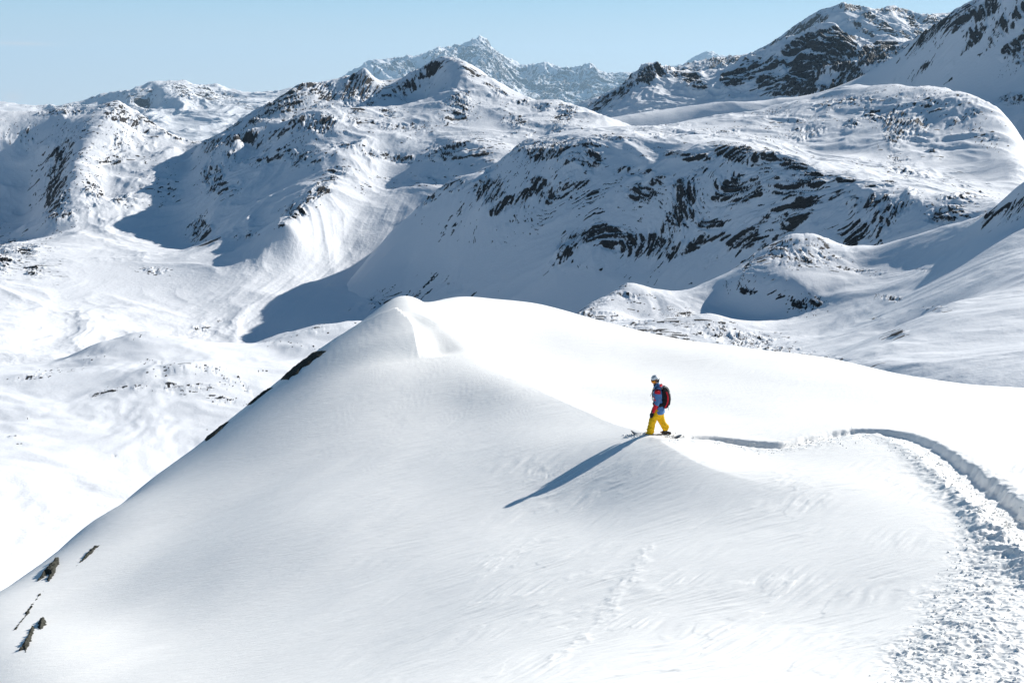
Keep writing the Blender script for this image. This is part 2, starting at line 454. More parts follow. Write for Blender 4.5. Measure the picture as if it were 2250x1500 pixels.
# --- the long bluff in shade with the plateau and the round top behind it
m_mid = mountain_mat("bluff_snow_and_rock", 1050 / F)
terrain("mountain_bluff", [
    [(1000, 392, 1285), (1085, 374, 1275), (1140, 322, 1250), (1200, 326, 1225), (1290, 324, 1195), (1380, 352, 1150), (1440, 347, 1140), (1500, 331, 1120), (1600, 334, 1080),
     (1700, 346, 1040), (1780, 375, 1000), (1860, 408, 960), (1950, 440, 910), (2060, 482, 850), (2200, 500, 800), (2600, 520, 760)],
    [(1000, 392, 1285), (940, 432, 1290), (850, 520, 1285), (760, 625, 1240), (650, 740, 1150)],
    [(960, 520, 1480), (1050, 440, 1450), (850, 640, 1450), (650, 800, 1350)],
    [(1050, 470, 1600), (1130, 345, 1450), (1180, 320, 1420)],
    [(300, 950, 1000), (560, 830, 1030), (760, 725, 1100), (860, 692, 1115), (1000, 688, 1080), (1153, 697, 1000), (1300, 740, 940), (1496, 790, 870), (1700, 830, 790), (1900, 840, 720), (2600, 860, 650)],
    [(300, 1150, 800), (800, 950, 800), (1300, 950, 650), (2000, 950, 560), (2600, 950, 560)],
    [(1150, 312, 1400), (1250, 291, 1500), (1380, 281, 1550), (1430, 284, 1560), (1500, 264, 1600), (1620, 250, 1650), (1700, 234, 1700), (1780, 222, 1700), (1830, 200, 1700), (1880, 189, 1700), (1960, 190, 1650),
     (2050, 195, 1600), (2130, 208, 1550), (2190, 238, 1470), (2222, 275, 1380), (2238, 330, 1270), (2256, 400, 1150), (2300, 470, 1000)],
    [(1150, 380, 1700), (1300, 370, 1800), (1500, 350, 1850), (1700, 330, 1950), (1880, 300, 1950), (2100, 320, 1850), (2280, 360, 1700), (2330, 460, 1400), (2450, 560, 1200)],
    [(1780, 246, 1520), (1850, 240, 1500), (1920, 236, 1490), (1950, 250, 1450), (1965, 290, 1360), (1960, 335, 1270)],
    [(1720, 300, 1400), (1810, 336, 1300), (1880, 338, 1290), (1930, 345, 1255)],
    [(2050, 270, 1400), (2100, 330, 1280), (2160, 400, 1150)],
    [(1500, 300, 1320), (1620, 300, 1280), (1700, 330, 1150), (1850, 370, 1080), (2000, 400, 1030), (2150, 440, 960)],
    [(1350, 300, 1400)], [(1600, 270, 1500)], [(1700, 255, 1580)],
    [(1560, 480, 1009), (1650, 470, 981)], [(1230, 560, 1040), (1300, 500, 1065), (1420, 520, 1025)], [(1240, 580, 1030)], [(1080, 445, 1172)], [(1200, 440, 1145)], [(1060, 455, 1170), (980, 500, 1195), (900, 580, 1190)],
], 350, 2700, 600, 2000, 1100, 1250, 760, c=8, step=32, mat=m_mid, seed=5,
    grooves=[([(1900, 440, 300, 60, 0, 1)], 20, 12, 90, 1.2), ([(1000, 620, 200, 80, 0, .8)], 60, 30, 200, 1.2)],
    relief=((170, 7, 'r'), (60, 2.6, 'f'), (22, 0.8, 'f')), warp=0.5, rock_amp=4.2, rock_wl=17, steep=(0.70, 0.42), rough=0.32,
    smooth_mask=[(850, 600, 220, 80, -35, 1), (1100, 600, 120, 60, 0, .8), (1300, 640, 250, 40, 0, .8), (2180, 380, 60, 80, 0, .8), (1600, 600, 100, 40, 0, .7)],
    rocks=[(1220, 335, 100, 22, 4, 1.0), (1270, 350, 60, 18, 15, 1.0), (1075, 415, 30, 26, -40, 1.1), (1120, 445, 45, 12, -32, 1.2), (1170, 420, 50, 10, -20, .9), (1240, 420, 60, 22, -10, 1.15), (1190, 400, 30, 14, 20, .9),
           (1000, 410, 50, 12, -10, .8), (940, 440, 30, 14, -35, .7), (1410, 425, 34, 18, 5, 1.1), (1450, 395, 24, 12, -30, .8), (1390, 375, 60, 10, 8, .7), (1520, 345, 60, 10, 6, .85), (1540, 375, 18, 18, 60, .8),
           (1620, 340, 50, 18, 6, 1.0), (1720, 355, 60, 14, 18, 1.0), (1790, 395, 30, 20, 20, .9), (1510, 425, 50, 30, 40, .85), (1520, 460, 60, 40, 0, .6), (1700, 420, 110, 60, 20, .55), (1740, 470, 80, 46, 10, .6),
           (1620, 440, 60, 70, 0, .6), (1280, 520, 60, 16, -32, 1.25), (1240, 560, 34, 12, -40, 1.25), (1340, 520, 70, 26, 10, 1.0), (1420, 540, 90, 26, 6, .9), (1500, 545, 60, 16, -18, 1.1), (1560, 500, 40, 30, 40, .9),
           (1600, 525, 40, 14, 10, .9), (1650, 530, 50, 26, -10, .7), (1480, 480, 60, 12, 30, .5), (1000, 500, 30, 14, -35, .35), (1100, 500, 40, 12, -20, .35), (1320, 590, 12, 12, 60, .5),
           (860, 660, 100, 18, -18, .45), (720, 700, 45, 8, -40, .8), (1000, 625, 60, 12, 10, .45), (1360, 305, 60, 8, 5, .6), (1300, 318, 40, 6, 5, .8), (1250, 310, 60, 8, -5, .6),
           (1940, 250, 60, 20, 5, .8), (1965, 290, 20, 60, 0, 1.05), (2010, 285, 40, 26, 35, .95), (2070, 240, 70, 30, 20, .6), (1870, 270, 26, 14, -20, .6), (1780, 290, 60, 16, -20, .5), (1860, 225, 90, 12, -8, .7),
           (2120, 230, 60, 26, 30, .45), (2040, 330, 20, 10, 20, .8), (2170, 300, 30, 16, 30, .5), (1840, 395, 60, 14, 12, .6), (1920, 410, 60, 12, -10, .5), (1850, 430, 60, 30, 20, .6), (1920, 440, 50, 22, 0, .65),
           (1950, 470, 60, 22, -30, .85), (2080, 470, 40, 26, -30, .9), (1880, 510, 60, 30, -10, .75), (2060, 440, 70, 12, -12, .5), (1980, 375, 80, 10, 10, .4), (2120, 420, 60, 26, 20, .3), (1600, 290, 80, 8, -10, .4), (1700, 250, 60, 7, -10, .4),
           (1840, 545, 100, 20, 0, .6), (1760, 270, 120, 30, -10, .25), (1480, 290, 120, 14, 0, .3), (1180, 460, 200, 60, 0, .2), (1500, 500, 250, 80, 0, .3)])

# --- valley floor, central ridge and left-hand mountain
m_cen = mountain_mat("ridge_snow_and_rock", 1800 / F)
terrain("mountain_ridge", [
    # crest of the left mountain
    [(-900, 150, 2400), (-300, 215, 2400), (0, 258, 2300), (60, 250, 2300), (140, 238, 2300), (205, 242, 2260), (230, 226, 2280), (262, 220, 2280), (300, 245, 2260), (330, 264, 2240), (380, 292, 2200), (440, 314, 2130)],
    [(-900, 300, 2800), (0, 360, 2700), (262, 340, 2700), (440, 400, 2500)],
    [(262, 220, 2280), (235, 260, 2180), (180, 320, 2060), (160, 380, 1940), (140, 440, 1820), (125, 485, 1720)],
    [(0, 330, 2215), (60, 330, 2205), (120, 325, 2150)], [(0, 400, 2130), (60, 405, 2120), (112, 400, 2050)], [(0, 462, 2060), (50, 470, 2040), (95, 470, 1900)], [(0, 500, 1970), (60, 498, 1950)],
    [(330, 264, 2240), (300, 330, 2080), (290, 400, 1900), (250, 455, 1760)], [(240, 360, 2010), (230, 430, 1840)], [(380, 330, 2060), (350, 420, 1840)], [(205, 410, 1850), (210, 440, 1790)],
    [(-900, 480, 1700), (-300, 520, 1850), (0, 525, 1830), (150, 520, 1600), (300, 540, 1520), (380, 545, 1470)],
    [(-900, 640, 1150), (-300, 600, 1280), (0, 590, 1320), (300, 620, 1250), (450, 640, 1200), (560, 640, 1190), (650, 600, 1250), (760, 540, 1340)],
    [(-900, 800, 900), (-300, 760, 950), (0, 745, 960), (300, 750, 1000), (450, 755, 1035), (560, 750, 1060), (700, 720, 1080), (850, 690, 1100), (1050, 720, 1060)],
    [(-900, 1000, 660), (0, 900, 740), (600, 860, 820), (1050, 860, 840)],
    [(0, 560, 1420), (40, 545, 1440), (90, 590, 1320)],
    # crest of the central ridge
    [(425, 335, 2060), (455, 310, 2090), (500, 284, 2080), (560, 246, 2070), (600, 222, 2060), (640, 199, 2050), (665, 182, 2080), (690, 186, 2100), (740, 180, 2100), (785, 162, 2120), (800, 150, 2120), (820, 170, 2120), (845, 182, 2120), (880, 176, 2100), (905, 160, 2090),
     (935, 146, 2090), (975, 134, 2050), (1015, 146, 2000), (1045, 165, 1980), (1080, 184, 1950), (1145, 216, 1900), (1180, 222, 1880), (1230, 222, 1850), (1262, 240, 1800), (1310, 255, 1750), (1400, 300, 1700)],
    [(440, 420, 2300), (600, 330, 2400), (800, 280, 2450), (975, 270, 2450), (1150, 310, 2250), (1300, 340, 2100), (1450, 380, 2100)],
    # north shoulder with the lit rocks
    [(440, 318, 2010), (480, 306, 1970), (530, 304, 1930), (552, 325, 1880), (548, 350, 1830)],
    [(425, 335, 2060), (402, 390, 1890), (402, 440, 1770), (425, 500, 1620), (440, 545, 1480)], [(490, 350, 1850), (480, 420, 1680), (455, 500, 1550)], [(372, 440, 1800), (380, 500, 1660)],
    [(520, 295, 1900), (600, 262, 1960), (700, 240, 1990), (800, 232, 1990)], [(590, 290, 1905), (600, 312, 1850), (570, 345, 1760)],
    [(640, 262, 1800), (665, 246, 1830), (760, 240, 1850), (800, 236, 1850), (850, 248, 1830), (862, 262, 1800)],
    [(720, 210, 2050), (800, 200, 2060)], [(880, 205, 2040), (860, 235, 1960)],
    [(1015, 146, 2000), (1020, 185, 1920), (1015, 215, 1850), (975, 245, 1790), (900, 262, 1775)], [(950, 170, 2062), (935, 215, 2030), (905, 245, 1985)],
    [(1060, 230, 1820), (1080, 260, 1750)], [(1150, 235, 1830), (1190, 246, 1790), (1250, 252, 1770)], [(1200, 270, 1700), (1262, 280, 1650)],
    [(850, 290, 1700), (950, 275, 1730), (1100, 285, 1680), (1180, 290, 1650), (1260, 310, 1560)],
    [(760, 300, 1680), (800, 320, 1620), (745, 366, 1530), (735, 400, 1460), (700, 440, 1400), (640, 500, 1300)],
    [(690, 350, 1590), (680, 390, 1520), (640, 440, 1430), (600, 490, 1400), (520, 545, 1360)],
    [(640, 330, 1690), (620, 380, 1630), (560, 440, 1550), (500, 510, 1430)],
    [(850, 350, 1600), (850, 400, 1510), (800, 450, 1430), (760, 500, 1370)],
    [(935, 330, 1600), (1000, 318, 1560), (1060, 320, 1540), (1095, 350, 1500), (1100, 370, 1470)], [(930, 372, 1520), (960, 390, 1490), (1000, 395, 1470), (1090, 392, 1450)],
    [(940, 430, 1430)], [(1150, 330, 1560)],
], -700, 1500, 450, 2900, 1900, 1200, 820, c=7, step=30, mat=m_cen, seed=11,
    grooves=[([(650, 610, 300, 55, -32, 1)], 76, 22, 260, 1.7), ([(250, 440, 180, 90, 0, .7)], 100, 26, 160, 1.6), ([(350, 690, 300, 50, 0, .8)], 60, 40, 200, 1.5)],
    relief=((120, 5, 'r'), (50, 2.6, 'f'), (20, 1.0, 'f')), warp=0.5, rock_amp=2.8, rock_wl=14, steep=(0.62, 0.42), rough=0.32,
    smooth_mask=[(300, 620, 400, 70, 0, 1), (700, 640, 300, 70, -35, .8), (850, 450, 120, 80, 0, .7), (1000, 280, 150, 20, 0, .6), (250, 540, 200, 40, 0, .7), (1090, 340, 60, 40, 0, .5)],
    rocks=[(140, 245, 60, 7, 0, .8), (130, 360, 30, 70, 20, .75), (125, 430, 26, 50, 15, .95), (130, 470, 30, 18, 0, .9), (60, 300, 50, 20, 20, .4), (205, 420, 20, 24, -20, 1.0), (265, 250, 30, 26, 60, .8), (300, 275, 40, 14, 30, .85), (245, 240, 26, 30, 0, .7),
           (340, 275, 60, 10, 30, .8), (390, 300, 50, 8, 25, .8), (250, 310, 90, 40, 20, .35), (250, 350, 40, 16, 0, .7), (270, 440, 20, 12, -20, .8), (290, 440, 22, 18, 0, .6), (350, 455, 14, 6, 0, .8), (325, 405, 18, 22, 0, .4), (380, 420, 16, 20, 0, .6),
           (55, 560, 60, 30, 30, .55), (10, 570, 16, 30, 0, .9), (75, 598, 18, 8, 0, .9), (120, 480, 16, 8, 0, .9), (340, 595, 30, 6, 8, .6), (150, 300, 40, 26, 30, .35),
           (500, 310, 50, 12, -8, .9), (460, 320, 24, 20, -45, .85), (465, 385, 24, 26, 20, .95), (490, 415, 24, 14, 0, .95), (445, 505, 22, 24, 0, 1.0), (510, 340, 20, 14, 0, .7), (500, 280, 60, 10, -28, .7), (590, 240, 60, 24, -35, .9), (630, 225, 40, 26, -30, .85), (650, 200, 40, 16, -30, 1.0),
           (700, 195, 60, 16, 0, .85), (720, 215, 60, 20, -10, .7), (780, 190, 40, 26, -50, 1.1), (800, 210, 30, 20, 0, .8), (830, 200, 40, 12, -30, .7), (900, 180, 60, 12, -30, .85), (880, 200, 60, 16, -25, .85), (950, 145, 50, 10, -12, 1.0), (930, 165, 40, 10, -20, .8),
           (680, 270, 60, 22, 0, .85), (620, 290, 40, 14, -10, .6), (790, 255, 40, 20, 10, .85), (850, 250, 26, 12, 0, .7), (640, 345, 70, 22, 10, .6), (590, 355, 26, 12, 0, .8), (740, 375, 26, 10, 0, 1.0), (720, 400, 26, 14, -30, 1.0), (700, 420, 40, 14, -40, .9), (650, 462, 20, 18, 0, 1.0), (620, 495, 12, 10, 0, .6),
           (540, 520, 20, 8, 0, .6), (1010, 230, 26, 40, 15, .85), (1000, 260, 30, 16, 0, .8), (880, 280, 60, 10, 0, .6), (1040, 160, 30, 7, 30, .7), (1090, 195, 50, 7, 33, .7), (1080, 215, 40, 30, 40, .3), (1130, 265, 24, 14, 0, .8), (1200, 235, 30, 10, 0, .8), (1250, 240, 24, 10, 20, .9), (1240, 260, 30, 16, 0, .7),
           (1150, 225, 14, 8, 0, .8), (840, 340, 50, 12, 5, .7), (780, 320, 60, 10, 0, .5), (900, 350, 30, 8, 0, .5), (985, 335, 60, 26, 10, .7), (1050, 335, 50, 20, 20, .8), (880, 400, 80, 14, -8, .3), (1080, 310, 60, 10, 10, .4), (1250, 295, 60, 14, 10, .6), (1150, 300, 60, 16, 0, .3), (440, 725, 40, 14, -10, .6), (560, 300, 80, 30, -20, .5), (850, 660, 60, 12, -20, .5)])

# --- shaded mountain on the right and its dark valley
m_far1 = mountain_mat("right_mountain_snow_and_rock", 2500 / F)
terrain("mountain_flank", [
    [(3400, -40, 2100), (2700, -50, 2250), (2400, -60, 2400), (2250, -50, 2460), (2180, -20, 2500), (2145, 2, 2530), (2100, 28, 2560), (2060, 55, 2590), (2010, 90, 2620), (1975, 120, 2640), (1930, 150, 2660), (1870, 185, 2680), (1800, 212, 2690), (1700, 226, 2700), (1600, 230, 2690), (1500, 245, 2670), (1400, 262, 2630), (1150, 300, 2560)],
    [(3400, 0, 2900), (2400, 80, 3000), (2145, 130, 3050), (1975, 210, 3100), (1800, 280, 3150), (1500, 330, 3300), (1150, 420, 3300)],
    [(3400, 100, 1800), (2600, 120, 1950), (2400, 150, 2050), (2250, 180, 2190), (2100, 200, 2310), (2000, 215, 2420), (1900, 230, 2510), (1700, 272, 2600), (1500, 290, 2590), (1250, 330, 2500)],
    [(3400, 450, 1500), (2600, 420, 1500), (2250, 380, 1750), (2000, 330, 1900), (1700, 340, 1950), (1400, 380, 1950), (1200, 420, 1950)],
    
], 1050, 3200, 1500, 3200, 2500, 1000, 520, c=14, step=45, mat=m_far1, seed=21,
    relief=((200, 5, 'r'), (60, 2.2, 'f'), (22, 0.7, 'f')), warp=0.4, rock_amp=4.0, rock_wl=13, steep=(0.75, 0.42), rough=0.32,
    smooth_mask=[(2000, 200, 300, 60, -10, .9), (1500, 270, 400, 30, 0, .9)],
    rocks=[(2110, 40, 60, 20, -35, .9), (2050, 70, 70, 12, -35, .8), (2140, 80, 40, 30, -40, .5), (2200, 70, 60, 26, -50, .6), (2230, 100, 50, 30, -40, .6), (2170, 20, 50, 20, -30, .7), (2030, 150, 40, 7, -40, .7), (2230, 218, 24, 9, -10, 1.1), (1970, 175, 14, 5, -20, .5), (2050, 165, 100, 20, -30, .25), (2240, 30, 60, 20, -40, .5)])

# --- dark crag
m_crag = mountain_mat("crag_snow_and_rock", 3300 / F, rock_b=(0.035, 0.038, 0.045))  # rock tone darkened and blued to stand in for shade on the crag
terrain("mountain_crag", [
    [(1200, 330, 3300), (1262, 250, 3300), (1310, 222, 3300), (1360, 190, 3300), (1400, 160, 3300), (1425, 137, 3320), (1450, 142, 3320), (1480, 160, 3300), (1540, 164, 3280), (1560, 172, 3260), (1605, 150, 3260), (1650, 118, 3260), (1690, 112, 3260), (1720, 92, 3270),
     (1760, 75, 3280), (1800, 60, 3290), (1832, 50, 3290), (1850, 75, 3290), (1875, 92, 3290), (1910, 96, 3300), (1940, 78, 3320), (1975, 90, 3340), (2010, 92, 3340), (2070, 60, 3340), (2200, 40, 3340), (2600, 40, 3340)],
    [(1200, 420, 3700), (1425, 260, 3700), (1540, 280, 3650), (1650, 240, 3650), (1832, 180, 3700), (2010, 210, 3750), (2600, 180, 3750)],
    [(1200, 400, 2750), (1350, 290, 2850), (1500, 262, 2900), (1620, 245, 2920), (1700, 232, 2930), (1800, 222, 2930), (1900, 190, 2950), (2000, 150, 2980), (2600, 200, 2900)],
    [(1200, 500, 2550), (1600, 330, 2650), (2000, 300, 2700), (2600, 300, 2700)],
    [(1480, 160, 3300), (1530, 200, 3120), (1510, 235, 3000)], [(1660, 125, 3250), (1650, 170, 3120), (1690, 210, 3000)], [(1832, 50, 3290), (1830, 110, 3160), (1790, 160, 3060), (1770, 200, 2980)],
    [(1740, 130, 3180), (1720, 175, 3080)], [(1940, 78, 3320), (1930, 120, 3180)],
], 1150, 2500, 2600, 3800, 3200, 900, 380, c=3, step=22, base_rock=-0.2, mat=m_crag, seed=31,
    relief=((90, 8, 'r'), (34, 5, 'r')), warp=0.5, rock_amp=5.0, rock_wl=15, steep=(0.66, 0.55), rough=0.35,
    smooth_mask=[(1560, 240, 200, 16, 0, .7)],
    rocks=[(1830, 110, 60, 60, 0, 1.2), (1780, 150, 90, 40, -40, 1.2), (1720, 190, 70, 26, 10, 1.2), (1850, 180, 70, 20, -25, 1.1), (1640, 160, 60, 26, -35, .95), (1700, 140, 50, 26, -30, .75), (1760, 100, 60, 26, -30, .9), (1920, 120, 50, 26, -20, 1.1), (1970, 110, 50, 16, -10, .8),
           (1430, 160, 60, 26, -20, .95), (1370, 200, 60, 16, -35, .9), (1320, 225, 60, 16, -20, .8), (1500, 170, 60, 14, 5, .8), (1540, 190, 40, 16, 20, .6), (1600, 170, 40, 14, -30, .8), (1290, 250, 30, 14, 0, .8)])
# --- bright peak behind the crag
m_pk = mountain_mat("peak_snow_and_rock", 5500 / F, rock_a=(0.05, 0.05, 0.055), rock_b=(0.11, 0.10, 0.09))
terrain("mountain_peak", [
    [(1200, 260, 6000), (1350, 200, 6000), (1480, 152, 6000), (1540, 132, 6000), (1620, 125, 6000), (1660, 118, 5900), (1690, 98, 5800), (1720, 80, 5700), (1750, 58, 5600), (1790, 35, 5500), (1830, 20, 5500), (1858, 10, 5500), (1880, 22, 5500), (1930, 24, 5550), (1965, 18, 5600), (2000, 28, 5650), (2040, 42, 5700), (2090, 30, 5750), (2200, 20, 5800), (2600, 0, 6000)],
    [(1200, 340, 7000), (1500, 260, 7000), (1858, 130, 6500), (2600, 130, 7000)],
    [(1200, 360, 4600), (1450, 280, 4650), (1600, 260, 4600), (1858, 240, 4500), (2040, 230, 4500), (2600, 230, 4500)],
    [(1858, 10, 5500), (1900, 50, 5320), (1960, 80, 5180), (2020, 110, 5050)], [(1810, 28, 5500), (1800, 60, 5380), (1850, 80, 5250), (1880, 110, 5080)],
    [(1965, 18, 5600), (2010, 50, 5450), (2030, 90, 5250)], [(1690, 98, 5800), (1700, 130, 5500)],
], 1150, 2600, 4400, 6600, 5500, 800, 300, c=3, step=20, mat=m_pk, seed=41,
    relief=((80, 6.0, 'r'), (30, 3.0, 'r')), warp=0.5, rock_amp=3.0, rock_wl=10, steep=(0.6, 0.5), rough=0.35,
    rocks=[(1870, 18, 26, 8, 10, 1.0), (1930, 52, 60, 9, 36, 1.1), (1890, 60, 60, 6, 36, .6), (1985, 28, 30, 10, 20, 1.0), (2010, 60, 30, 10, 60, .9), (2050, 45, 40, 12, 10, .7), (1760, 62, 40, 14, -30, .7), (1800, 45, 30, 14, -30, .5), (1700, 100, 40, 12, -30, .7), (1600, 135, 90, 14, 0, .8), (1500, 160, 60, 14, 0, .8), (1990, 80, 30, 7, 40, .7), (1950, 25, 50, 4, 0, .7)])

# --- high blue range on the horizon, and the lit range on the left
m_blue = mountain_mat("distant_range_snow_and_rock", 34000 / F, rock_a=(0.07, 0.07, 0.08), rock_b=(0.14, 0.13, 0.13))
terrain("distant_mountain_range", [
    [(600, 240, 33750), (700, 200, 33750), (745, 178, 33750), (790, 150, 33750), (815, 132, 33750), (835, 128, 33750), (858, 138, 33750), (900, 130, 33750), (930, 118, 34000), (960, 110, 34000), (975, 105, 33750), (990, 112, 34000), (1010, 102, 34250), (1035, 92, 34500), (1055, 85, 34500), (1072, 95, 34500), (1085, 112, 34500), (1115, 138, 34500),
     (1150, 164, 34250), (1165, 160, 34250), (1180, 146, 34250), (1196, 138, 34250), (1215, 150, 34250), (1250, 156, 34250), (1280, 150, 34250), (1302, 142, 34250), (1318, 160, 34250), (1345, 172, 34250), (1370, 164, 34250), (1390, 166, 34250), (1450, 158, 34250), (1500, 142, 34250), (1530, 128, 34250), (1560, 112, 34250), (1580, 122, 34250), (1620, 140, 34250), (1800, 160, 34250), (2200, 160, 34250)],
    [(600, 330, 40000), (1055, 240, 40000), (1500, 260, 40000), (2200, 260, 40000)],
    [(600, 330, 30500), (900, 270, 30600), (1100, 255, 30400), (1250, 250, 30600), (1400, 250, 30800), (1600, 240, 31200), (2200, 250, 31200)],
    [(835, 128, 33750), (850, 165, 32300)], [(975, 105, 33750), (975, 140, 32600), (985, 180, 31500)], [(1055, 85, 34500), (1050, 130, 33000), (1065, 180, 31800)], [(1150, 164, 34300), (1140, 200, 32400)], [(1302, 142, 34250), (1300, 175, 33000), (1310, 210, 31900)],
    [(1020, 120, 33600), (1015, 160, 32600)], [(930, 150, 33000)], [(1200, 175, 33400), (1215, 205, 32300)], [(1250, 185, 33100)], [(1100, 160, 32700)],
], 550, 2200, 30000, 40500, 33750, 900, 300, c=2, step=16, mat=m_blue, seed=51,
    relief=((56, 7.0, 'r'), (22, 3.0, 'r')), warp=0.4, rock_amp=2.5, rock_wl=9, steep=(0.85, 0.5), rough=0.4, base_rock=0.22, speck=0, strata=95,
    rocks=[(1060, 150, 120, 60, 0, .75), (1260, 190, 120, 40, 0, .7), (880, 150, 60, 14, 0, .5)])
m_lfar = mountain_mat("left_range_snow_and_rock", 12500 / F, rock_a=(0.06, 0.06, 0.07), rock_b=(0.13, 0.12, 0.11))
terrain("left_mountain_range", [
    [(-900, 200, 13600), (-300, 225, 13600), (0, 226, 13260), (30, 230, 13260), (60, 236, 13260), (180, 234, 12920), (215, 215, 12750), (245, 200, 12580), (275, 206, 12580), (300, 190, 12410), (330, 177, 12410), (350, 186, 12495), (375, 188, 12580), (405, 178, 12580), (430, 190, 12580), (480, 188, 12665), (520, 202, 12665), (550, 212, 12665), (580, 202, 12750), (620, 200, 12750), (660, 195, 12750), (800, 200, 12750), (900, 230, 12750)],
    [(-900, 320, 16150), (330, 290, 15300), (900, 330, 15300)],
    [(-900, 330, 9180), (0, 320, 9180), (250, 310, 9520), (400, 320, 9350), (500, 310, 9350), (900, 320, 9350)],
    [(330, 177, 12410), (350, 200, 11900), (390, 222, 11390), (370, 240, 11050)], [(275, 215, 12070), (310, 240, 11390)], [(410, 240, 11050), (470, 232, 11220), (520, 240, 10880)], [(480, 188, 12665), (500, 215, 11900)], [(450, 280, 10030)], [(330, 177, 12410), (345, 205, 11900), (365, 235, 11300)], [(180, 262, 11900), (240, 250, 11850), (310, 250, 11700), (345, 245, 11650)],
    [(405, 178, 12580), (430, 205, 11900), (450, 225, 11390)],
], -900, 900, 9010, 15300, 12240, 800, 300, c=2, step=16, mat=m_lfar, seed=61,
    relief=((90, 6.0, 'r'), (28, 1.6, 'r')), warp=0.5, rock_amp=2.2, rock_wl=9, steep=(0.65, 0.5), rough=0.35,
    rocks=[(310, 215, 40, 26, 30, .55), (400, 200, 40, 16, 20, .7), (450, 205, 40, 16, 20, .7), (500, 215, 50, 10, 20, .6), (160, 234, 60, 4, 0, .6), (240, 206, 30, 8, -20, .5)])

# --- wide low ground far below, out to the horizon
m_gr = mountain_mat("valley_snow", 4000 / F)
tg = np.linspace(-math.pi, math.pi, 181)
rg = np.exp(np.linspace(math.log(60), math.log(50000), 110))
TG, RG = np.meshgrid(tg, rg)
ZG = -230 - RG * 0.03 + 40 * fbm(RG * np.sin(TG) / 2500, RG * np.cos(TG) / 2500, 4, 77)
g = grid_object("ground", RG * np.sin(TG), RG * np.cos(TG), ZG, m_gr, {"rock": np.zeros(RG.shape)})
tag(g, kind="structure")

# --- the air: one closed box of thin haze round everything
hz = bpy.data.materials.new("haze_air"); hz.use_nodes = True
ht = hz.node_tree; ht.nodes.clear()
ho = ht.nodes.new("ShaderNodeOutputMaterial"); hv = ht.nodes.new("ShaderNodeVolumePrincipled")
hv.inputs["Color"].default_value = (0.50, 0.76, 1.0, 1)
hv.inputs["Density"].default_value = 1.5e-5
hv.inputs["Anisotropy"].default_value = 0.2
ht.links.new(hv.outputs[0], ho.inputs["Volume"])
bm = bmesh.new(); bmesh.ops.create_cube(bm, size=1.0)
for v in bm.verts:
    v.co = Vector((v.co.x * 110000, v.co.y * 110000, -2100 if v.co.z < 0 else 3000))
me = bpy.data.meshes.new("haze"); bm.to_mesh(me); bm.free(); me.materials.append(hz)
ho_ = bpy.data.objects.new("haze", me); COL.objects.link(ho_); tag(ho_, kind="stuff")
# ------------------------------------------------------------------ the snow dome in front
FC = [  # (px, py, horizontal distance)
    (1440, 957, 30), (1400, 949, 31), (1350, 935, 32.6), (1300, 915, 34), (1250, 893, 35.6), (1200, 870, 37.2), (1150, 843, 39), (1100, 815, 41), (1060, 793, 42.3), (1020, 774, 43.5),
    (980, 772, 43.6),
    (870, 655, 49.5), (960, 660, 53.5), (1030, 667, 57), (1100, 673, 60), (1260, 697, 62), (1400, 735, 62), (1500, 757, 62), (1700, 777, 60), (1870, 799, 58), (2000, 833, 56), (2120, 854, 55), (2250, 860, 55), (2450, 868, 55),
    (1100, 775, 47), (1200, 800, 48), (1200, 840, 42.5), (1300, 850, 43), (1300, 880, 39.5), (1400, 900, 37), (1000, 715, 50), (1150, 730, 52), (1400, 800, 50), (1600, 860, 43), (1600, 920, 35),
    (800, 705, 47.5), (700, 772, 46.2), (620, 832, 45.6), (540, 895, 45), (450, 965, 44.4), (370, 1025, 43.3), (300, 1078, 43), (230, 1130, 41), (150, 1190, 39), (80, 1247, 37), (0, 1300, 35), (-200, 1440, 33), (-200, 1600, 26),
    (1000, 900, 37), (550, 1050, 36), (400, 1150, 34), (250, 1250, 32), (120, 1350, 30), (0, 1420, 28.5), (0, 1500, 25.5),
    (1100, 950, 33), (1200, 980, 30.5), (1300, 1000, 29), (900, 1030, 31.5), (1100, 1100, 27), (1250, 1120, 25.5), (700, 1130, 29.5), (500, 1250, 28),
    (800, 1280, 23.6), (1125, 1250, 21.4), (1440, 1250, 19.4), (300, 1400, 25.5), (500, 1500, 20), (800, 1500, 16.5), (1125, 1500, 13.8), (1700, 1500, 12), (2250, 1500, 12.3),
    (1500, 990, 28), (1560, 1030, 26.3), (1680, 1062, 24.8), (1800, 1085, 23.8), (1420, 1060, 26), (1600, 1150, 22.2), (1800, 1250, 18.4), (2000, 1350, 15.5), (2250, 1350, 15), (2250, 1200, 19.5),
    (1650, 1000, 28.2), (1800, 1000, 28.2), (2000, 1040, 26.2), (1600, 960, 30.6), (1800, 955, 31.2), (2000, 960, 31), (2120, 1040, 26.5), (2250, 1100, 23.6), (2250, 960, 33), (2450, 1150, 22), (2450, 1400, 15),
    (1900, 880, 41), (2100, 900, 40), (2250, 910, 40), (2450, 920, 41),
]
KS = 0.93
def kk(px): return KS * (1 - 0.11 * min(max(1050 - px, 0), 1100) / 1050)
FP = [unproj(a, b, r * kk(a)) for a, b, r in FC]
FP += [(0, 0, -1.9), (0, 5, -4.4), (4, 5, -4.0), (-5, 5, -6.3), (8, 0, -1.5), (-8, 0, -5.6), (0, -10, 2.5), (-15, -5, -7), (15, -5, 1), (0, -25, 7), (20, 15, -7), (30, 30, -11), (-20, 10, -17), (40, -10, -3), (-20, -25, -8), (25, -30, 7)]
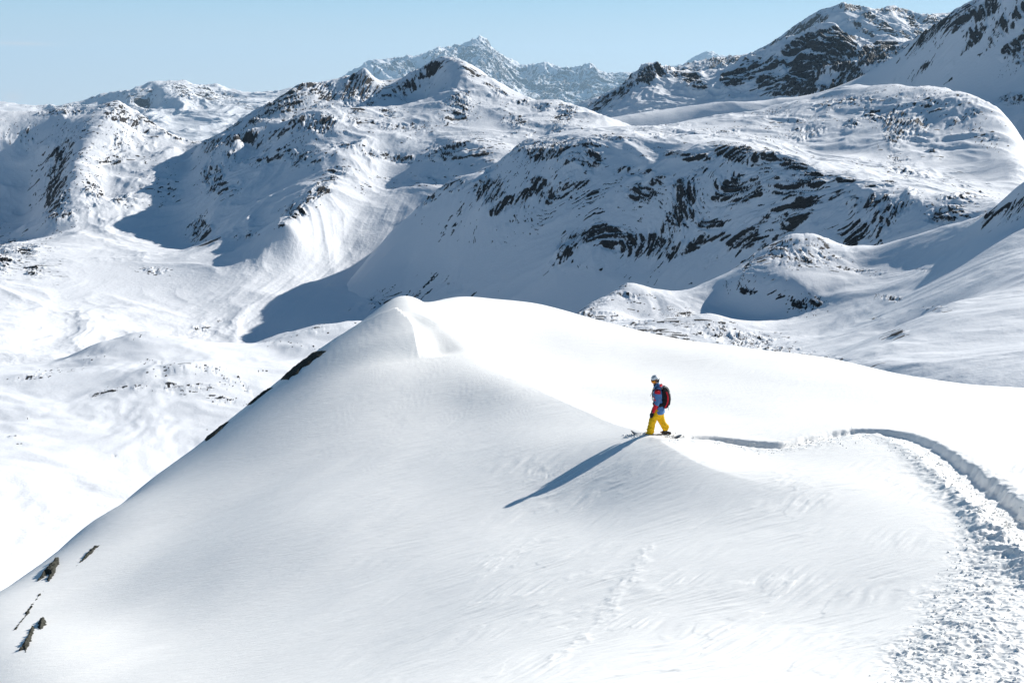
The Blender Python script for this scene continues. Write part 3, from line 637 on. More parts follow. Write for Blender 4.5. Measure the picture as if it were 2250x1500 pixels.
# beyond the crest the slope rolls over into the hollow
for (px, r, E0) in [(870, 49.5, 655), (960, 53.5, 660), (1100, 60, 673), (1260, 62, 697), (1500, 62, 757), (1700, 60, 777), (1870, 58, 799), (2000, 56, 833), (2250, 55, 860), (2450, 55, 868),
                    (800, 48, 705), (700, 46.7, 772), (620, 46.1, 832), (540, 45.5, 895), (450, 44.9, 965), (370, 43.8, 1025), (300, 43.0, 1078), (150, 39.5, 1190), (0, 35.5, 1300), (-200, 31.5, 1420)]:
    r = r * kk(px)
    x, y, z = unproj(px, E0, r)
    for k, dz in ((1.05, 0.55), (1.18, 0.85), (1.5, 1.0), (2.1, 1.0)):
        d = r * (k - 1)
        FP.append((x * k, y * k, z - d * (abs(z / r) + 0.10 + dz * min(d / 6, 1) * 0.55)))
FP = np.array(FP)
frbf = RBF(FP[:, :2], FP[:, 2], 2.2)

def hseg(X, Y, line, margin=7.0):
    """hseg_full restricted to the points near the line"""
    la = np.array(line)
    k = (X > la[:, 0].min() - margin) & (X < la[:, 0].max() + margin) & (Y > la[:, 1].min() - margin) & (Y < la[:, 1].max() + margin)
    D = np.full(X.shape, 99.0); S = np.ones(X.shape); T = np.zeros(X.shape)
    if k.any(): D[k], S[k], T[k] = hseg_full(X[k], Y[k], line)
    return D, S, T

def chord(X, Y, line):
    a, b = line[0], line[-1]; dx, dy = b[0] - a[0], b[1] - a[1]
    return np.clip(((X - a[0]) * dx + (Y - a[1]) * dy) / (dx * dx + dy * dy), 0, 1)

def hseg_full(X, Y, line):
    """distance to a polyline, signed side (+ = left of travel), and 0..1 along"""
    best = np.full(X.shape, 1e9); bc = np.zeros(X.shape); side = np.zeros(X.shape); along = np.zeros(X.shape)
    L = [math.hypot(b[0] - a[0], b[1] - a[1]) for a, b in zip(line[:-1], line[1:])]
    T = sum(L); acc = 0
    for (a, b), l in zip(zip(line[:-1], line[1:]), L):
        dx, dy = b[0] - a[0], b[1] - a[1]
        t = np.clip(((X - a[0]) * dx + (Y - a[1]) * dy) / (l * l), 0, 1)
        ex = X - a[0] - t * dx; ey = Y - a[1] - t * dy
        d = np.hypot(ex, ey)
        c = (dx * (Y - a[1]) - dy * (X - a[0])) / l
        m = (d < best - 1e-6) | ((np.abs(d - best) <= 1e-6) & (np.abs(c) > np.abs(bc)))
        best = np.where(m, d, best); bc = np.where(m, c, bc); side = np.where(m, np.sign(c), side); along = np.where(m, (acc + t * l) / T, along)
        acc += l
    return best, side, along

def base_hit(px, py, rmin=6, rmax=75):
    rs = np.linspace(rmin, rmax, 700)
    x, y, z = ray(px, py); h = math.hypot(x, y)
    X = rs * x / h; Y = rs * y / h; Z = rs * z / h
    d = frbf(X, Y) - Z
    i = np.argmax(d > 0)
    if d[i] <= 0: return None
    t = d[i - 1] / (d[i - 1] - d[i]) if i else 0
    r = rs[i - 1] + (rs[i] - rs[i - 1]) * t
    return (r * x / h, r * y / h)

def spl(pix, n=6):
    pts = [base_hit(*p) for p in pix]
    pts = [p for p in pts if p]
    out = []
    P = [pts[0]] + pts + [pts[-1]]
    for i in range(1, len(P) - 2):
        p0, p1, p2, p3 = [np.array(q) for q in P[i - 1:i + 3]]
        for k in range(n):
            t = k / n
            out.append(tuple(0.5 * (2 * p1 + (p2 - p0) * t + (2 * p0 - 5 * p1 + 4 * p2 - p3) * t * t + (3 * p1 - p0 - 3 * p2 + p3) * t ** 3)))
    out.append(pts[-1])
    return out

TRACK = spl([(1425, 955), (1480, 957), (1560, 957), (1640, 968), (1720, 973), (1800, 957), (1880, 945), (1960, 950), (2030, 978), (2090, 1022), (2150, 1068), (2200, 1112), (2262, 1165), (2340, 1240), (2450, 1340)])
LIP = spl([(852, 661), (864, 690), (880, 705), (900, 722), (911, 745), (916, 768), (926, 790)], 14)
CREASE = spl([(960, 768), (990, 768), (1020, 774), (1100, 815), (1200, 870), (1300, 915), (1400, 949), (1425, 958), (1480, 990), (1560, 1030), (1680, 1062), (1800, 1085)], 8)
CRACK = spl([(1432, 1185), (1415, 1215), (1395, 1255), (1360, 1300), (1330, 1350), (1280, 1400), (1230, 1440), (1190, 1490)], 5)
DEB_EDGE = [(1420, 968), (1700, 985), (1900, 975), (2010, 1010), (2080, 1060), (2130, 1110), (2110, 1180), (2060, 1290), (1990, 1400), (1930, 1500)]

def fore_height(X, Y, detail=True):
    Z = frbf(X, Y)
    PX, PY = proj(X, Y, Z)
    # wind lip: a sharp little crest, gentle on the near-left side and sheer on the sunny side
    d, s, t = hseg(X, Y, LIP); t = chord(X, Y, LIP)
    env = sstep(0, 0.13, t) * (1 - sstep(0.62, 1.0, t))
    left = np.exp(-(d / 2.6) ** 1.5)
    right = np.exp(-(d / 0.42) ** 2)
    prof = np.where(s < 0, left, right)
    Z = Z + 0.50 * env * prof
    # scoop on the sunny side of the lip
    Z = Z - 0.35 * env * np.where(s > 0, np.exp(-((d - 0.9) / 0.9) ** 2), 0)
    # crisp wind-cut edge where the shaded flank meets the sunny bowl
    d, s, t = hseg(X, Y, CREASE, 15.0); t = chord(X, Y, CREASE)
    wob = 0.06 * fbm(X / 1.2, Y / 1.2, 3, 14)
    envc = sstep(0.0, 0.22, t) * (1 - 0.55 * sstep(0.5, 0.7, t)) * (1 - sstep(0.8, 1.0, t))
    Z = Z + envc * np.where(s < 0, 0.10 * np.exp(-(np.abs(d + wob) / 0.9)), 0.10 * np.exp(-np.abs(d) / 0.9) - 0.22 * (1 - np.exp(-d / 1.1)) * np.exp(-(d / 6.0) ** 2))
    # broad wind-shaped undulation of the left flank, running down the slope
    flank = sstep(1250, 700, PX - (PY - 1000) * 0.2)
    Z = Z + flank * 0.05 * fbm((Y * 0.75 - X * 0.65) / 2.6, (X * 0.75 + Y * .65) / 15.0, 3, 5)
    Z = Z + 0.03 * fbm(X / 4.2, Y / 6.5, 2, 9)
    if not detail: return Z, PX, PY, None
    # trench of the snowboard track
    d, s, t = hseg(X, Y, TRACK)
    wob = 0.10 * fbm(X / 0.5, Y / 0.5, 4, 12) * (0.35 + 0.65 * sstep(.35, .55, t))
    w = 0.36 + 0.04 * sstep(0.3, 0.8, t)
    dep = (0.17 + 0.07 * sstep(0.35, 0.75, t)) * sstep(0.0, 0.05, t)
    Z = Z - dep * (1 - sstep(w * 0.7, w * 1.35, d + wob))
    berm = np.exp(-((d + wob - w * 1.7) / (w * 0.7)) ** 2) * (0.5 + 0.9 * ridged(X / .4, Y / .4, 3, 73) * .6)
    Z = Z + (0.03 + 0.11 * sstep(.3, .8, t)) * berm * np.where(s > 0, 0.5, 1.0) * sstep(0.0, 0.04, t)
    rough_t = np.exp(-np.clip((d - w * 0.2) / np.where(s < 0, 1.15, 0.55), 0, 9) ** 2) * sstep(0.01, 0.06, t)
    lump = ridged(X / 0.16, Y / 0.16, 3, 71, gain=.6) - 0.9
    lump2 = fbm(X / 0.35, Y / 0.35, 3, 72)
    # debris apron on the right
    ex = np.interp(PY, [960, 1060, 1110, 1180, 1290, 1400, 1500, 1700], [2300, 2170, 2120, 2100, 2050, 1985, 1925, 1850])
    edge = sstep(-50, 60, PX - ex + 40 * fbm(X / 1.1, Y / 1.1, 3, 15)) * sstep(1050, 1110, PY)
    deb = np.clip(np.maximum(rough_t * (0.45 + 0.4 * lump2), edge), 0, 1)
    deb = deb * np.where((s > 0) & (d < 3.0) & (PY < 1150), np.exp(-(d / 0.6) ** 2), 1)
    Z = Z + deb * (0.015 * lump + 0.030 * lump2)
    # wind ripples (sastrugi), elongated along the wind
    a = math.radians(32)
    U = X * math.cos(a) + Y * math.sin(a); V = -X * math.sin(a) + Y * math.cos(a)
    U2 = U + 0.5 * gn(X / 2, Y / 2, 41); V2 = V + 0.35 * gn(X / 1.7, Y / 1.7, 42)
    st = gn(U2 / 1.3, V2 / 0.17, 21) + 0.6 * gn(U2 / 0.6, V2 / 0.09, 22)
    where = sstep(-0.25, 0.5, fbm(X / 4, Y / 4, 3, 23) + 0.4 * sstep(1000, 1300, PY) - 0.1) * sstep(700, 1150, PX) * sstep(940, 1010, PY)
    Z = Z + 0.006 * st * where + 0.0045 * st * (0.5 + sstep(600, 900, PX))
    Z = Z + 0.010 * gn(U2 / 2.6, V2 / 0.42, 25) * sstep(-0.4, 0.5, fbm(X / 5, Y / 5, 2, 26))
    # broken little scarps in the wind crust
    sc = fbm(U2 / 1.8 + 4, V2 / 0.9, 4, 24)
    Z = Z + 0.006 * sstep(0.22, 0.36, sc) * where * (1 - edge)
    chop = np.maximum(gn(U2 / 0.28, V2 / 0.07, 31), 0) * sstep(0.0, 0.5, fbm(X / 2.2, Y / 2.2, 3, 33)) * where
    Z = Z + 0.012 * chop
    # a ragged line of broken crust running down from below the person
    dl, sl, tl = hseg(X, Y, CRACK)
    Z = Z + 0.014 * np.exp(-((dl + 0.16 * fbm(X / .5, Y / .5, 3, 37)) / 0.13) ** 2) * sstep(0, .1, tl) * (1 - sstep(.8, 1, tl)) * (0.4 + ridged(X / .3, Y / .3, 3, 38) * .5)
    cell = gn(U2 / 0.45, V2 / 0.22, 27) * sstep(0.15, 0.55, fbm(X / 1.6, Y / 2.6, 3, 28)) * where
    Z = Z + 0.016 * np.maximum(cell, 0)
    return Z, PX, PY, deb

ncol, nrow = 1500, 1150
colA = np.tan(np.linspace(math.radians(-33), math.radians(33), ncol))
colA = np.arctan(colA)
# rows spaced evenly in the picture of the near slope, then a coarser tail beyond the crest
rows = np.r_[np.linspace(1.0, 9.5, 30)[:-1], 1 / np.linspace(1 / 9.5, 1 / 43, 850)[:-1], np.linspace(43, 62, 200)[:-1], np.linspace(62, 112, 40)]
A, R = np.meshgrid(colA, rows)
FX = R * np.sin(A); FY = R * np.cos(A)
# rbf once on a coarser grid
_full = frbf
class Fast:
    def __call__(self, X, Y):
        if False:
            sub = (slice(None, None, 3), slice(None, None, 3))
            ri = np.unique(np.r_[np.arange(0, X.shape[0], 3), X.shape[0] - 1]); ci = np.unique(np.r_[np.arange(0, X.shape[1], 3), X.shape[1] - 1])
            Zc = _full(X[np.ix_(ri, ci)], Y[np.ix_(ri, ci)])
            Zi = np.stack([np.interp(np.arange(X.shape[1]), ci, z) for z in Zc])
            j = np.clip(np.searchsorted(ri, np.arange(X.shape[0]), side='right') - 1, 0, len(ri) - 2)
            t = ((np.arange(X.shape[0]) - ri[j]) / (ri[j + 1] - ri[j]))[:, None]
            return Zi[j] * (1 - t) + Zi[j + 1] * t
        return _full(X, Y)
frbf = Fast()
FZ, FPX, FPY, FDEB = fore_height(FX, FY)
m_fore, nt, bs = new_mat("foreground_snow")
bs.inputs["Base Color"].default_value = (0.87, 0.855, 0.825, 1)
bs.inputs["Roughness"].default_value = 0.6
bs.inputs["Specular IOR Level"].default_value = 0.25
tc = nd(nt, "ShaderNodeTexCoord")
mp = nd(nt, "ShaderNodeMapping"); mp.inputs["Rotation"].default_value = (0, 0, math.radians(-32)); mp.inputs["Scale"].default_value = (0.22, 1.0, 1.0)
nt.links.new(tc.outputs["Object"], mp.inputs["Vector"])
n1 = nd(nt, "ShaderNodeTexNoise"); n1.inputs["Scale"].default_value = 11; n1.inputs["Detail"].default_value = 7; n1.inputs["Roughness"].default_value = 0.72
nt.links.new(mp.outputs[0], n1.inputs["Vector"])
b = nd(nt, "ShaderNodeBump"); b.inputs["Strength"].default_value = 0.55; b.inputs["Distance"].default_value = 0.022
nt.links.new(n1.outputs[0], b.inputs["Height"]); nt.links.new(b.outputs[0], bs.inputs["Normal"])
fo = grid_object("snow_slope", FX, FY, FZ, m_fore)
tag(fo, kind="structure")
def fz(x, y):
    return float(fore_height(np.array([[x]], float), np.array([[y]], float))[0][0, 0])
# ------------------------------------------------------------------ small things on the dome
def hits(pix, rmin=8, rmax=62, n=420):
    """where rays through photo pixels meet the finished snow surface"""
    pix = np.asarray(pix, float)
    dx, y, z = ray(pix[:, 0], pix[:, 1]); x = dx
    h = np.hypot(x, y)
    rs = 1 / np.linspace(1 / rmin, 1 / rmax, n)
    X = rs[None] * (x / h)[:, None]; Y = rs[None] * (y / h)[:, None]; Z = rs[None] * (z / h)[:, None]
    G = fore_height(X, Y)[0]
    d = G - Z
    i = np.argmax(d > 0, axis=1); i = np.where((d > 0).any(1), i, np.argmax(d[:, n // 2:], axis=1) + n // 2); i = np.maximum(i, 1)
    k = np.arange(len(pix))
    t = d[k, i - 1] / (d[k, i - 1] - d[k, i] + 1e-9)
    r = rs[i - 1] + (rs[i] - rs[i - 1]) * np.clip(t, 0, 1)
    return np.c_[r * x / h, r * y / h, r * z / h]

def simple_mat(name, col, rough=0.6, spec=0.3, metal=0.0, noise=0.0, nscale=40, bump=0.0, coat=0.0):
    m, nt, bs = new_mat(name)
    bs.inputs["Roughness"].default_value = rough
    bs.inputs["Specular IOR Level"].default_value = spec
    bs.inputs["Metallic"].default_value = metal
    bs.inputs["Coat Weight"].default_value = coat
    tc = nd(nt, "ShaderNodeTexCoord")
    n = nd(nt, "ShaderNodeTexNoise"); n.inputs["Scale"].default_value = nscale; n.inputs["Detail"].default_value = 4
    nt.links.new(tc.outputs["Object"], n.inputs["Vector"])
    mx = nd(nt, "ShaderNodeMix", data_type='RGBA')
    mx.inputs[6].default_value = (*[c * (1 - noise) for c in col], 1)
    mx.inputs[7].default_value = (*[min(1, c * (1 + noise)) for c in col], 1)
    nt.links.new(n.outputs[0], mx.inputs[0]); nt.links.new(mx.outputs[2], bs.inputs["Base Color"])
    if bump:
        b = nd(nt, "ShaderNodeBump"); b.inputs["Strength"].default_value = 0.8; b.inputs["Distance"].default_value = bump
        nt.links.new(n.outputs[0], b.inputs["Height"]); nt.links.new(b.outputs[0], bs.inputs["Normal"])
    return m

m_rock = simple_mat("dark_weathered_rock", (0.045, 0.045, 0.036), 0.85, 0.2, noise=0.6, nscale=9, bump=0.03)

def inside(poly, x, y):
    c = np.zeros(x.shape, bool); n = len(poly)
    for i in range(n):
        x1, y1 = poly[i]; x2, y2 = poly[(i + 1) % n]
        if y1 == y2: continue
        c ^= ((y1 > y) != (y2 > y)) & (x < (x2 - x1) * (y - y1) / (y2 - y1) + x1)
    return c

def edge_dist(poly, x, y):
    d = np.full(x.shape, 1e9); n = len(poly)
    for i in range(n):
        ax, ay = poly[i]; bx, by = poly[(i + 1) % n]
        l = (bx - ax) ** 2 + (by - ay) ** 2 + 1e-9
        t = np.clip(((x - ax) * (bx - ax) + (y - ay) * (by - ay)) / l, 0, 1)
        d = np.minimum(d, np.hypot(x - ax - t * (bx - ax), y - ay - t * (by - ay)))
    return d

def outcrop(outline, height, label, group, seed):
    """a low craggy slab of bedrock standing out of the snow; outline in photo pixels, laid on the slope"""
    W = hits(outline)
    poly = [(p[0], p[1]) for p in W]
    xs = W[:, 0]; ys = W[:, 1]
    s = max(0.018, math.sqrt((xs.max() - xs.min()) * (ys.max() - ys.min())) / 70)
    gx = np.arange(xs.min() - 3 * s, xs.max() + 4 * s, s); gy = np.arange(ys.min() - 3 * s, ys.max() + 4 * s, s)
    GX, GY = np.meshgrid(gx, gy)
    ed = edge_dist(poly, GX, GY); ins = inside(poly, GX, GY)
    sd = np.where(ins, ed, -ed) + 0.035 * fbm(GX / 0.12, GY / 0.12, 3, seed)
    keep = sd > -0.05
    G = fore_height(GX, GY)[0]
    top = G + height * sstep(0, 0.12, sd) * (0.7 + 0.5 * ridged(GX / 0.35, GY / 0.35, 4, seed + 4)) + 0.02 * fbm(GX / .07, GY / .07, 3, seed + 9) - 0.06 * (1 - sstep(-0.05, 0.03, sd))
    idx = -np.ones(GX.shape, int); idx[keep] = np.arange(keep.sum())
    cx, cy = float(xs.mean()), float(ys.mean()); cz = fz(cx, cy)
    V = np.c_[GX[keep] - cx, GY[keep] - cy, top[keep] - cz]; Vb = V.copy(); Vb[:, 2] = G[keep] - cz - 0.25
    n = len(V); faces = []; cnt = {}
    for i in range(GX.shape[0] - 1):
        for j in range(GX.shape[1] - 1):
            q = (idx[i, j], idx[i, j + 1], idx[i + 1, j + 1], idx[i + 1, j])
            if min(q) < 0: continue
            faces.append(q); faces.append((q[0] + n, q[3] + n, q[2] + n, q[1] + n))
            for a, b in zip(q, q[1:] + q[:1]): cnt[(a, b)] = 1
    for (a, b) in list(cnt):
        if (b, a) not in cnt: faces.append((b, a, a + n, b + n))
    me = bpy.data.meshes.new("rock_outcrop")
    me.from_pydata(np.r_[V, Vb].tolist(), [], [tuple(int(k) for k in f) for f in faces]); me.update()
    me.materials.append(m_rock)
    for p in me.polygons: p.use_smooth = False
    o = bpy.data.objects.new("rock_outcrop", me); COL.objects.link(o); o.location = (cx, cy, cz)
    tag(o, label, "rock", group)

GR = "dark rocks showing through the snow slope"
outcrop([(130, 1224), (131, 1236), (126, 1245), (122, 1258), (116, 1268), (104, 1283), (103, 1274), (108, 1262), (104, 1262), (95, 1270), (80, 1278), (86, 1268), (100, 1252), (114, 1236), (124, 1226)],
        0.10, "forked dark rock slab near the left edge, highest of those rocks", GR, 1)
outcrop([(222, 1196), (212, 1204), (204, 1214), (190, 1226), (184, 1232), (174, 1236), (160, 1253), (164, 1246), (176, 1232), (190, 1216), (204, 1202)],
        0.07, "long thin dark rock sliver standing apart to the right of the forked slab", GR, 2)
outcrop([(96, 1298), (88, 1308), (76, 1324), (72, 1332), (66, 1346), (54, 1358), (36, 1382), (31, 1383), (44, 1364), (56, 1344), (70, 1326), (84, 1306)],
        0.05, "narrow streak of dark rock running down the snow below the forked slab", GR, 3)
outcrop([(98, 1356), (102, 1362), (104, 1370), (98, 1376), (92, 1383), (86, 1384), (82, 1376), (84, 1366), (90, 1358)],
        0.10, "small rounded dark rock beside the top of the lowest slab at lower left", GR, 4)
outcrop([(74, 1373), (77, 1382), (72, 1392), (70, 1404), (64, 1418), (56, 1433), (52, 1426), (44, 1430), (40, 1428), (50, 1414), (58, 1400), (66, 1382)],
        0.10, "chunky dark rock slab in the bottom left corner, lowest of the exposed rocks", GR, 5)
outcrop([(718, 771), (702, 784), (690, 790), (680, 802), (664, 808), (655, 822), (640, 828), (634, 836), (615, 836), (624, 822), (640, 808), (655, 798), (664, 786), (690, 773)],
        0.05, "long dark rock lying along the skyline of the snow slope, just below the pointed crest", GR, 6)
outcrop([(602, 850), (585, 862), (565, 878), (550, 890), (541, 889), (556, 870), (580, 852)],
        0.045, "middle dark rock on the left skyline of the snow slope, below the long one", GR, 7)
outcrop([(505, 925), (488, 942), (470, 958), (452, 970), (448, 966), (466, 946), (486, 930)],
        0.04, "lowest dark rock on the left skyline of the snow slope, facing the hollow", GR, 8)

# ---- loose snow chunks thrown out beside the track and over the rough patch
rng = np.random.default_rng(4)
pix = []
for _ in range(1900):
    t = rng.random()
    if t < 0.58:
        px = rng.uniform(1470, 2240); py = np.interp(px, [1420, 1500, 1560, 1640, 1720, 1800, 1880, 1960, 2030, 2090, 2150, 2200, 2262], [960, 955, 955, 972, 978, 963, 957, 964, 996, 1042, 1092, 1135, 1190]) + rng.normal(7, 6 if px < 1850 else 14)
    else:
        py = rng.uniform(1110, 1500); ex = np.interp(py, [1060, 1110, 1180, 1290, 1400, 1500], [2160, 2120, 2110, 2065, 2000, 1940]); px = ex + abs(rng.normal(0, 130)) + rng.normal(0, 14)
        if px > 2300: continue
    pix.append((px, py))
HP = hits(pix)
bm = bmesh.new(); bmesh.ops.create_icosphere(bm, subdivisions=2, radius=1.0)
bv = np.array([v.co[:] for v in bm.verts]); bf = [tuple(v.index for v in f.verts) for f in bm.faces]; bm.free()
AV = []; AF = []; off = 0
for k, p in enumerate(HP):
    r = (0.006 + 0.020 * rng.random() ** 3.5) * (1.0 if p[1] < 24 else 0.7)
    q = bv * (1 + 0.35 * rng.normal(size=(len(bv), 1)) * 0.4) * rng.uniform(0.7, 1.3, 3) * r
    a = rng.random() * 6.28; R_ = np.array([[math.cos(a), -math.sin(a), 0], [math.sin(a), math.cos(a), 0], [0, 0, 1]])
    AV.append(q @ R_.T + p + [0, 0, r * 0.15]); AF += [tuple(i + off for i in f) for f in bf]; off += len(bv)
me = bpy.data.meshes.new("snow_chunks"); me.from_pydata(np.concatenate(AV).tolist(), [], AF); me.update()
for p in me.polygons: p.use_smooth = True
me.materials.append(m_fore)
o = bpy.data.objects.new("snow_chunks", me); COL.objects.link(o); tag(o, kind="stuff")
# ------------------------------------------------------------------ the snowboarder
# Built facing local -X, left side towards local -Y, metres, feet at z = 0.
def ring(c, t, rx, ry, n, up=(0, 1, 0)):
    t = Vector(t).normalized(); a = Vector(up)
    a = (a - t * a.dot(t)).normalized(); b = t.cross(a)
    return [Vector(c) + a * (ry * math.cos(2 * math.pi * k / n)) + b * (rx * math.sin(2 * math.pi * k / n)) for k in range(n)]

def loft(bm, pts, n=18, up=(0, 1, 0)):
    """closed tube through (x, y, z, rx, ry): ry along `up`, rx across it; rounded ends"""
    P = [Vector(p[:3]) for p in pts]; rs = []
    for i, p in enumerate(pts):
        t = P[min(i + 1, len(P) - 1)] - P[max(i - 1, 0)]
        if i == 0: rs.append([bm.verts.new(v) for v in ring(P[0] - t.normalized() * p[3] * 0.35, t, p[3] * 0.6, p[4] * 0.6, n, up)])
        rs.append([bm.verts.new(v) for v in ring(P[i], t, p[3], p[4], n, up)])
        if i == len(P) - 1: rs.append([bm.verts.new(v) for v in ring(P[i] + t.normalized() * p[3] * 0.35, t, p[3] * 0.6, p[4] * 0.6, n, up)])
    for a, b in zip(rs[:-1], rs[1:]):
        for k in range(n): bm.faces.new((a[k], a[(k + 1) % n], b[(k + 1) % n], b[k]))
    bm.faces.new(rs[0][::-1]); bm.faces.new(rs[-1])

def ball(bm, c, r, s=3):
    m = Matrix.Translation(c) @ Matrix.Diagonal((*r, 1))
    bmesh.ops.create_icosphere(bm, subdivisions=s, radius=1.0, matrix=m)

def build(name, fn, voxel, mats, parent=None, smooth=2, wrinkle=0.0, wl=0.05, colour=None, seed=0, cut=None):
    bm = bmesh.new(); fn(bm)
    bmesh.ops.recalc_face_normals(bm, faces=bm.faces)
    me = bpy.data.meshes.new(name); bm.to_mesh(me); bm.free()
    tmp = bpy.data.objects.new(name + "_raw", me); COL.objects.link(tmp)
    if voxel:
        md = tmp.modifiers.new("r", 'REMESH'); md.mode = 'VOXEL'; md.voxel_size = voxel
        if smooth:
            ms = tmp.modifiers.new("s", 'SMOOTH'); ms.iterations = smooth; ms.factor = 0.6
    dg = bpy.context.evaluated_depsgraph_get(); dg.update()
    out = bpy.data.meshes.new_from_object(tmp.evaluated_get(dg))
    bpy.data.objects.remove(tmp); bpy.data.meshes.remove(me)
    out.name = name
    n = len(out.vertices); co = np.empty(n * 3, np.float32); out.vertices.foreach_get("co", co); co = co.reshape(-1, 3)
    if wrinkle:
        no = np.array([v.normal[:] for v in out.vertices])
        a = co[:, 0] * 0.7 + co[:, 1]
        w = gn(a / (wl * 2.2) + 3, (co[:, 2] + 0.4 * co[:, 0]) / wl, seed) + 0.6 * (np.abs(gn(a / wl, (co[:, 2] - 0.5 * co[:, 0]) / (wl * 0.6), seed + 3)) * 2 - 0.8)
        co = co + no * (w * wrinkle)[:, None]
        out.vertices.foreach_set("co", co.astype(np.float32).ravel())
    for m in mats: out.materials.append(m)
    if colour:
        for p in out.polygons: p.material_index = colour(*p.center)
    for p in out.polygons: p.use_smooth = True
    out.update()
    o = bpy.data.objects.new(name, out); COL.objects.link(o)
    if parent: o.parent = parent
    return o

m_skin = simple_mat("skin", (0.52, 0.30, 0.22), 0.5, noise=0.08)
m_blue = simple_mat("blue_jacket_cloth", (0.10, 0.22, 0.44), 0.8, 0.2, noise=0.25, nscale=60, bump=0.002)
m_red = simple_mat("red_jacket_cloth", (0.60, 0.015, 0.03), 0.75, 0.2, noise=0.12, nscale=60, bump=0.002)
m_white = simple_mat("white_print", (0.8, 0.8, 0.8), 0.6)
m_yel = simple_mat("yellow_trouser_cloth", (0.78, 0.45, 0.008), 0.75, 0.2, noise=0.12, nscale=50, bump=0.002)
m_blk = simple_mat("black_cloth", (0.012, 0.012, 0.014), 0.8, 0.2, noise=0.3, nscale=80, bump=0.001)
m_shell = simple_mat("white_helmet_shell", (0.92, 0.92, 0.90), 0.3, 0.5, noise=0.02, coat=0.3)
m_vent = simple_mat("black_helmet_vent", (0.01, 0.01, 0.012), 0.5)
m_frame = simple_mat("goggle_frame", (0.02, 0.02, 0.02), 0.4)
m_grey = simple_mat("grey_webbing", (0.35, 0.35, 0.36), 0.6, noise=0.2)
m_boot = simple_mat("black_boot_leather", (0.018, 0.016, 0.015), 0.5, 0.4, noise=0.3)
m_sole = simple_mat("brown_boot_sole", (0.11, 0.06, 0.04), 0.8)
m_lens, nt, bs = new_mat("orange_mirror_lens")
tc = nd(nt, "ShaderNodeTexCoord"); sx = nd(nt, "ShaderNodeSeparateXYZ"); nt.links.new(tc.outputs["Generated"], sx.inputs[0])
cr_ = nd(nt, "ShaderNodeValToRGB")
cr_.color_ramp.elements[0].position = 0.0; cr_.color_ramp.elements[0].color = (0.85, 0.30, 0.01, 1)
cr_.color_ramp.elements[1].position = 1.0; cr_.color_ramp.elements[1].color = (0.9, 0.55, 0.02, 1)
e = cr_.color_ramp.elements.new(0.45); e.color = (0.55, 0.03, 0.01, 1)
nt.links.new(sx.outputs["Y"], cr_.inputs[0]); nt.links.new(cr_.outputs[0], bs.inputs["Base Color"])
bs.inputs["Metallic"].default_value = 0.35; bs.inputs["Roughness"].default_value = 0.12

# skeleton (left = -Y, nearer the camera)
HIPL, HIPR = (0.035, -0.10, 0.86), (0.075, 0.10, 0.86)
KNL, KNR = (-0.115, -0.13, 0.43), (0.14, 0.13, 0.43)
ANL, ANR = (-0.175, -0.15, 0.10), (0.26, 0.15, 0.095)
SHL, SHR = (0.005, -0.20, 1.37), (0.015, 0.20, 1.37)
ELL, ELR = (0.01, -0.27, 1.04), (-0.03, 0.28, 1.08)
WRL, WRR = (-0.115, -0.25, 0.765), (-0.06, 0.25, 0.80)
HEAD = Vector((-0.075, -0.01, 1.66))
HM = Matrix.Translation(HEAD) @ Matrix.Rotation(math.radians(42), 4, 'Z') @ Matrix.Rotation(math.radians(-20), 4, 'Y')   # the head looks down and a little towards the camera

def mid(a, b, t, r1, r2): return (*[a[i] + (b[i] - a[i]) * t for i in range(3)], r1, r2)

def head_shape(bm, M):
    b2 = bmesh.new()
    ball(b2, (0.010, 0, 0.035), (0.098, 0.078, 0.100))                     # cranium
    ball(b2, (-0.030, 0, -0.035), (0.062, 0.062, 0.080))                   # face
    ball(b2, (-0.062, 0, -0.092), (0.026, 0.030, 0.022))                   # chin
    ball(b2, (-0.020, 0, -0.075), (0.060, 0.056, 0.034))                   # jaw
    ball(b2, (-0.100, 0, -0.024), (0.018, 0.013, 0.020)); ball(b2, (-0.090, 0, -0.005), (0.014, 0.009, 0.026))   # nose
    ball(b2, (-0.088, 0, -0.058), (0.010, 0.024, 0.006)); ball(b2, (-0.086, 0, -0.068), (0.010, 0.021, 0.006))   # lips
    ball(b2, (-0.080, 0, 0.022), (0.014, 0.050, 0.010))                    # brow
    for s in (-1, 1):
        ball(b2, (-0.078, s * 0.030, 0.003), (0.014, 0.014, 0.011))        # eyes
        ball(b2, (-0.062, s * 0.046, -0.028), (0.018, 0.014, 0.014))       # cheekbones
        ball(b2, (0.015, s * 0.078, -0.010), (0.018, 0.008, 0.030))        # ears
    bmesh.ops.transform(b2, matrix=M, verts=b2.verts)
    t = bpy.data.meshes.new("t"); b2.to_mesh(t); b2.free(); bm.from_mesh(t); bpy.data.meshes.remove(t)

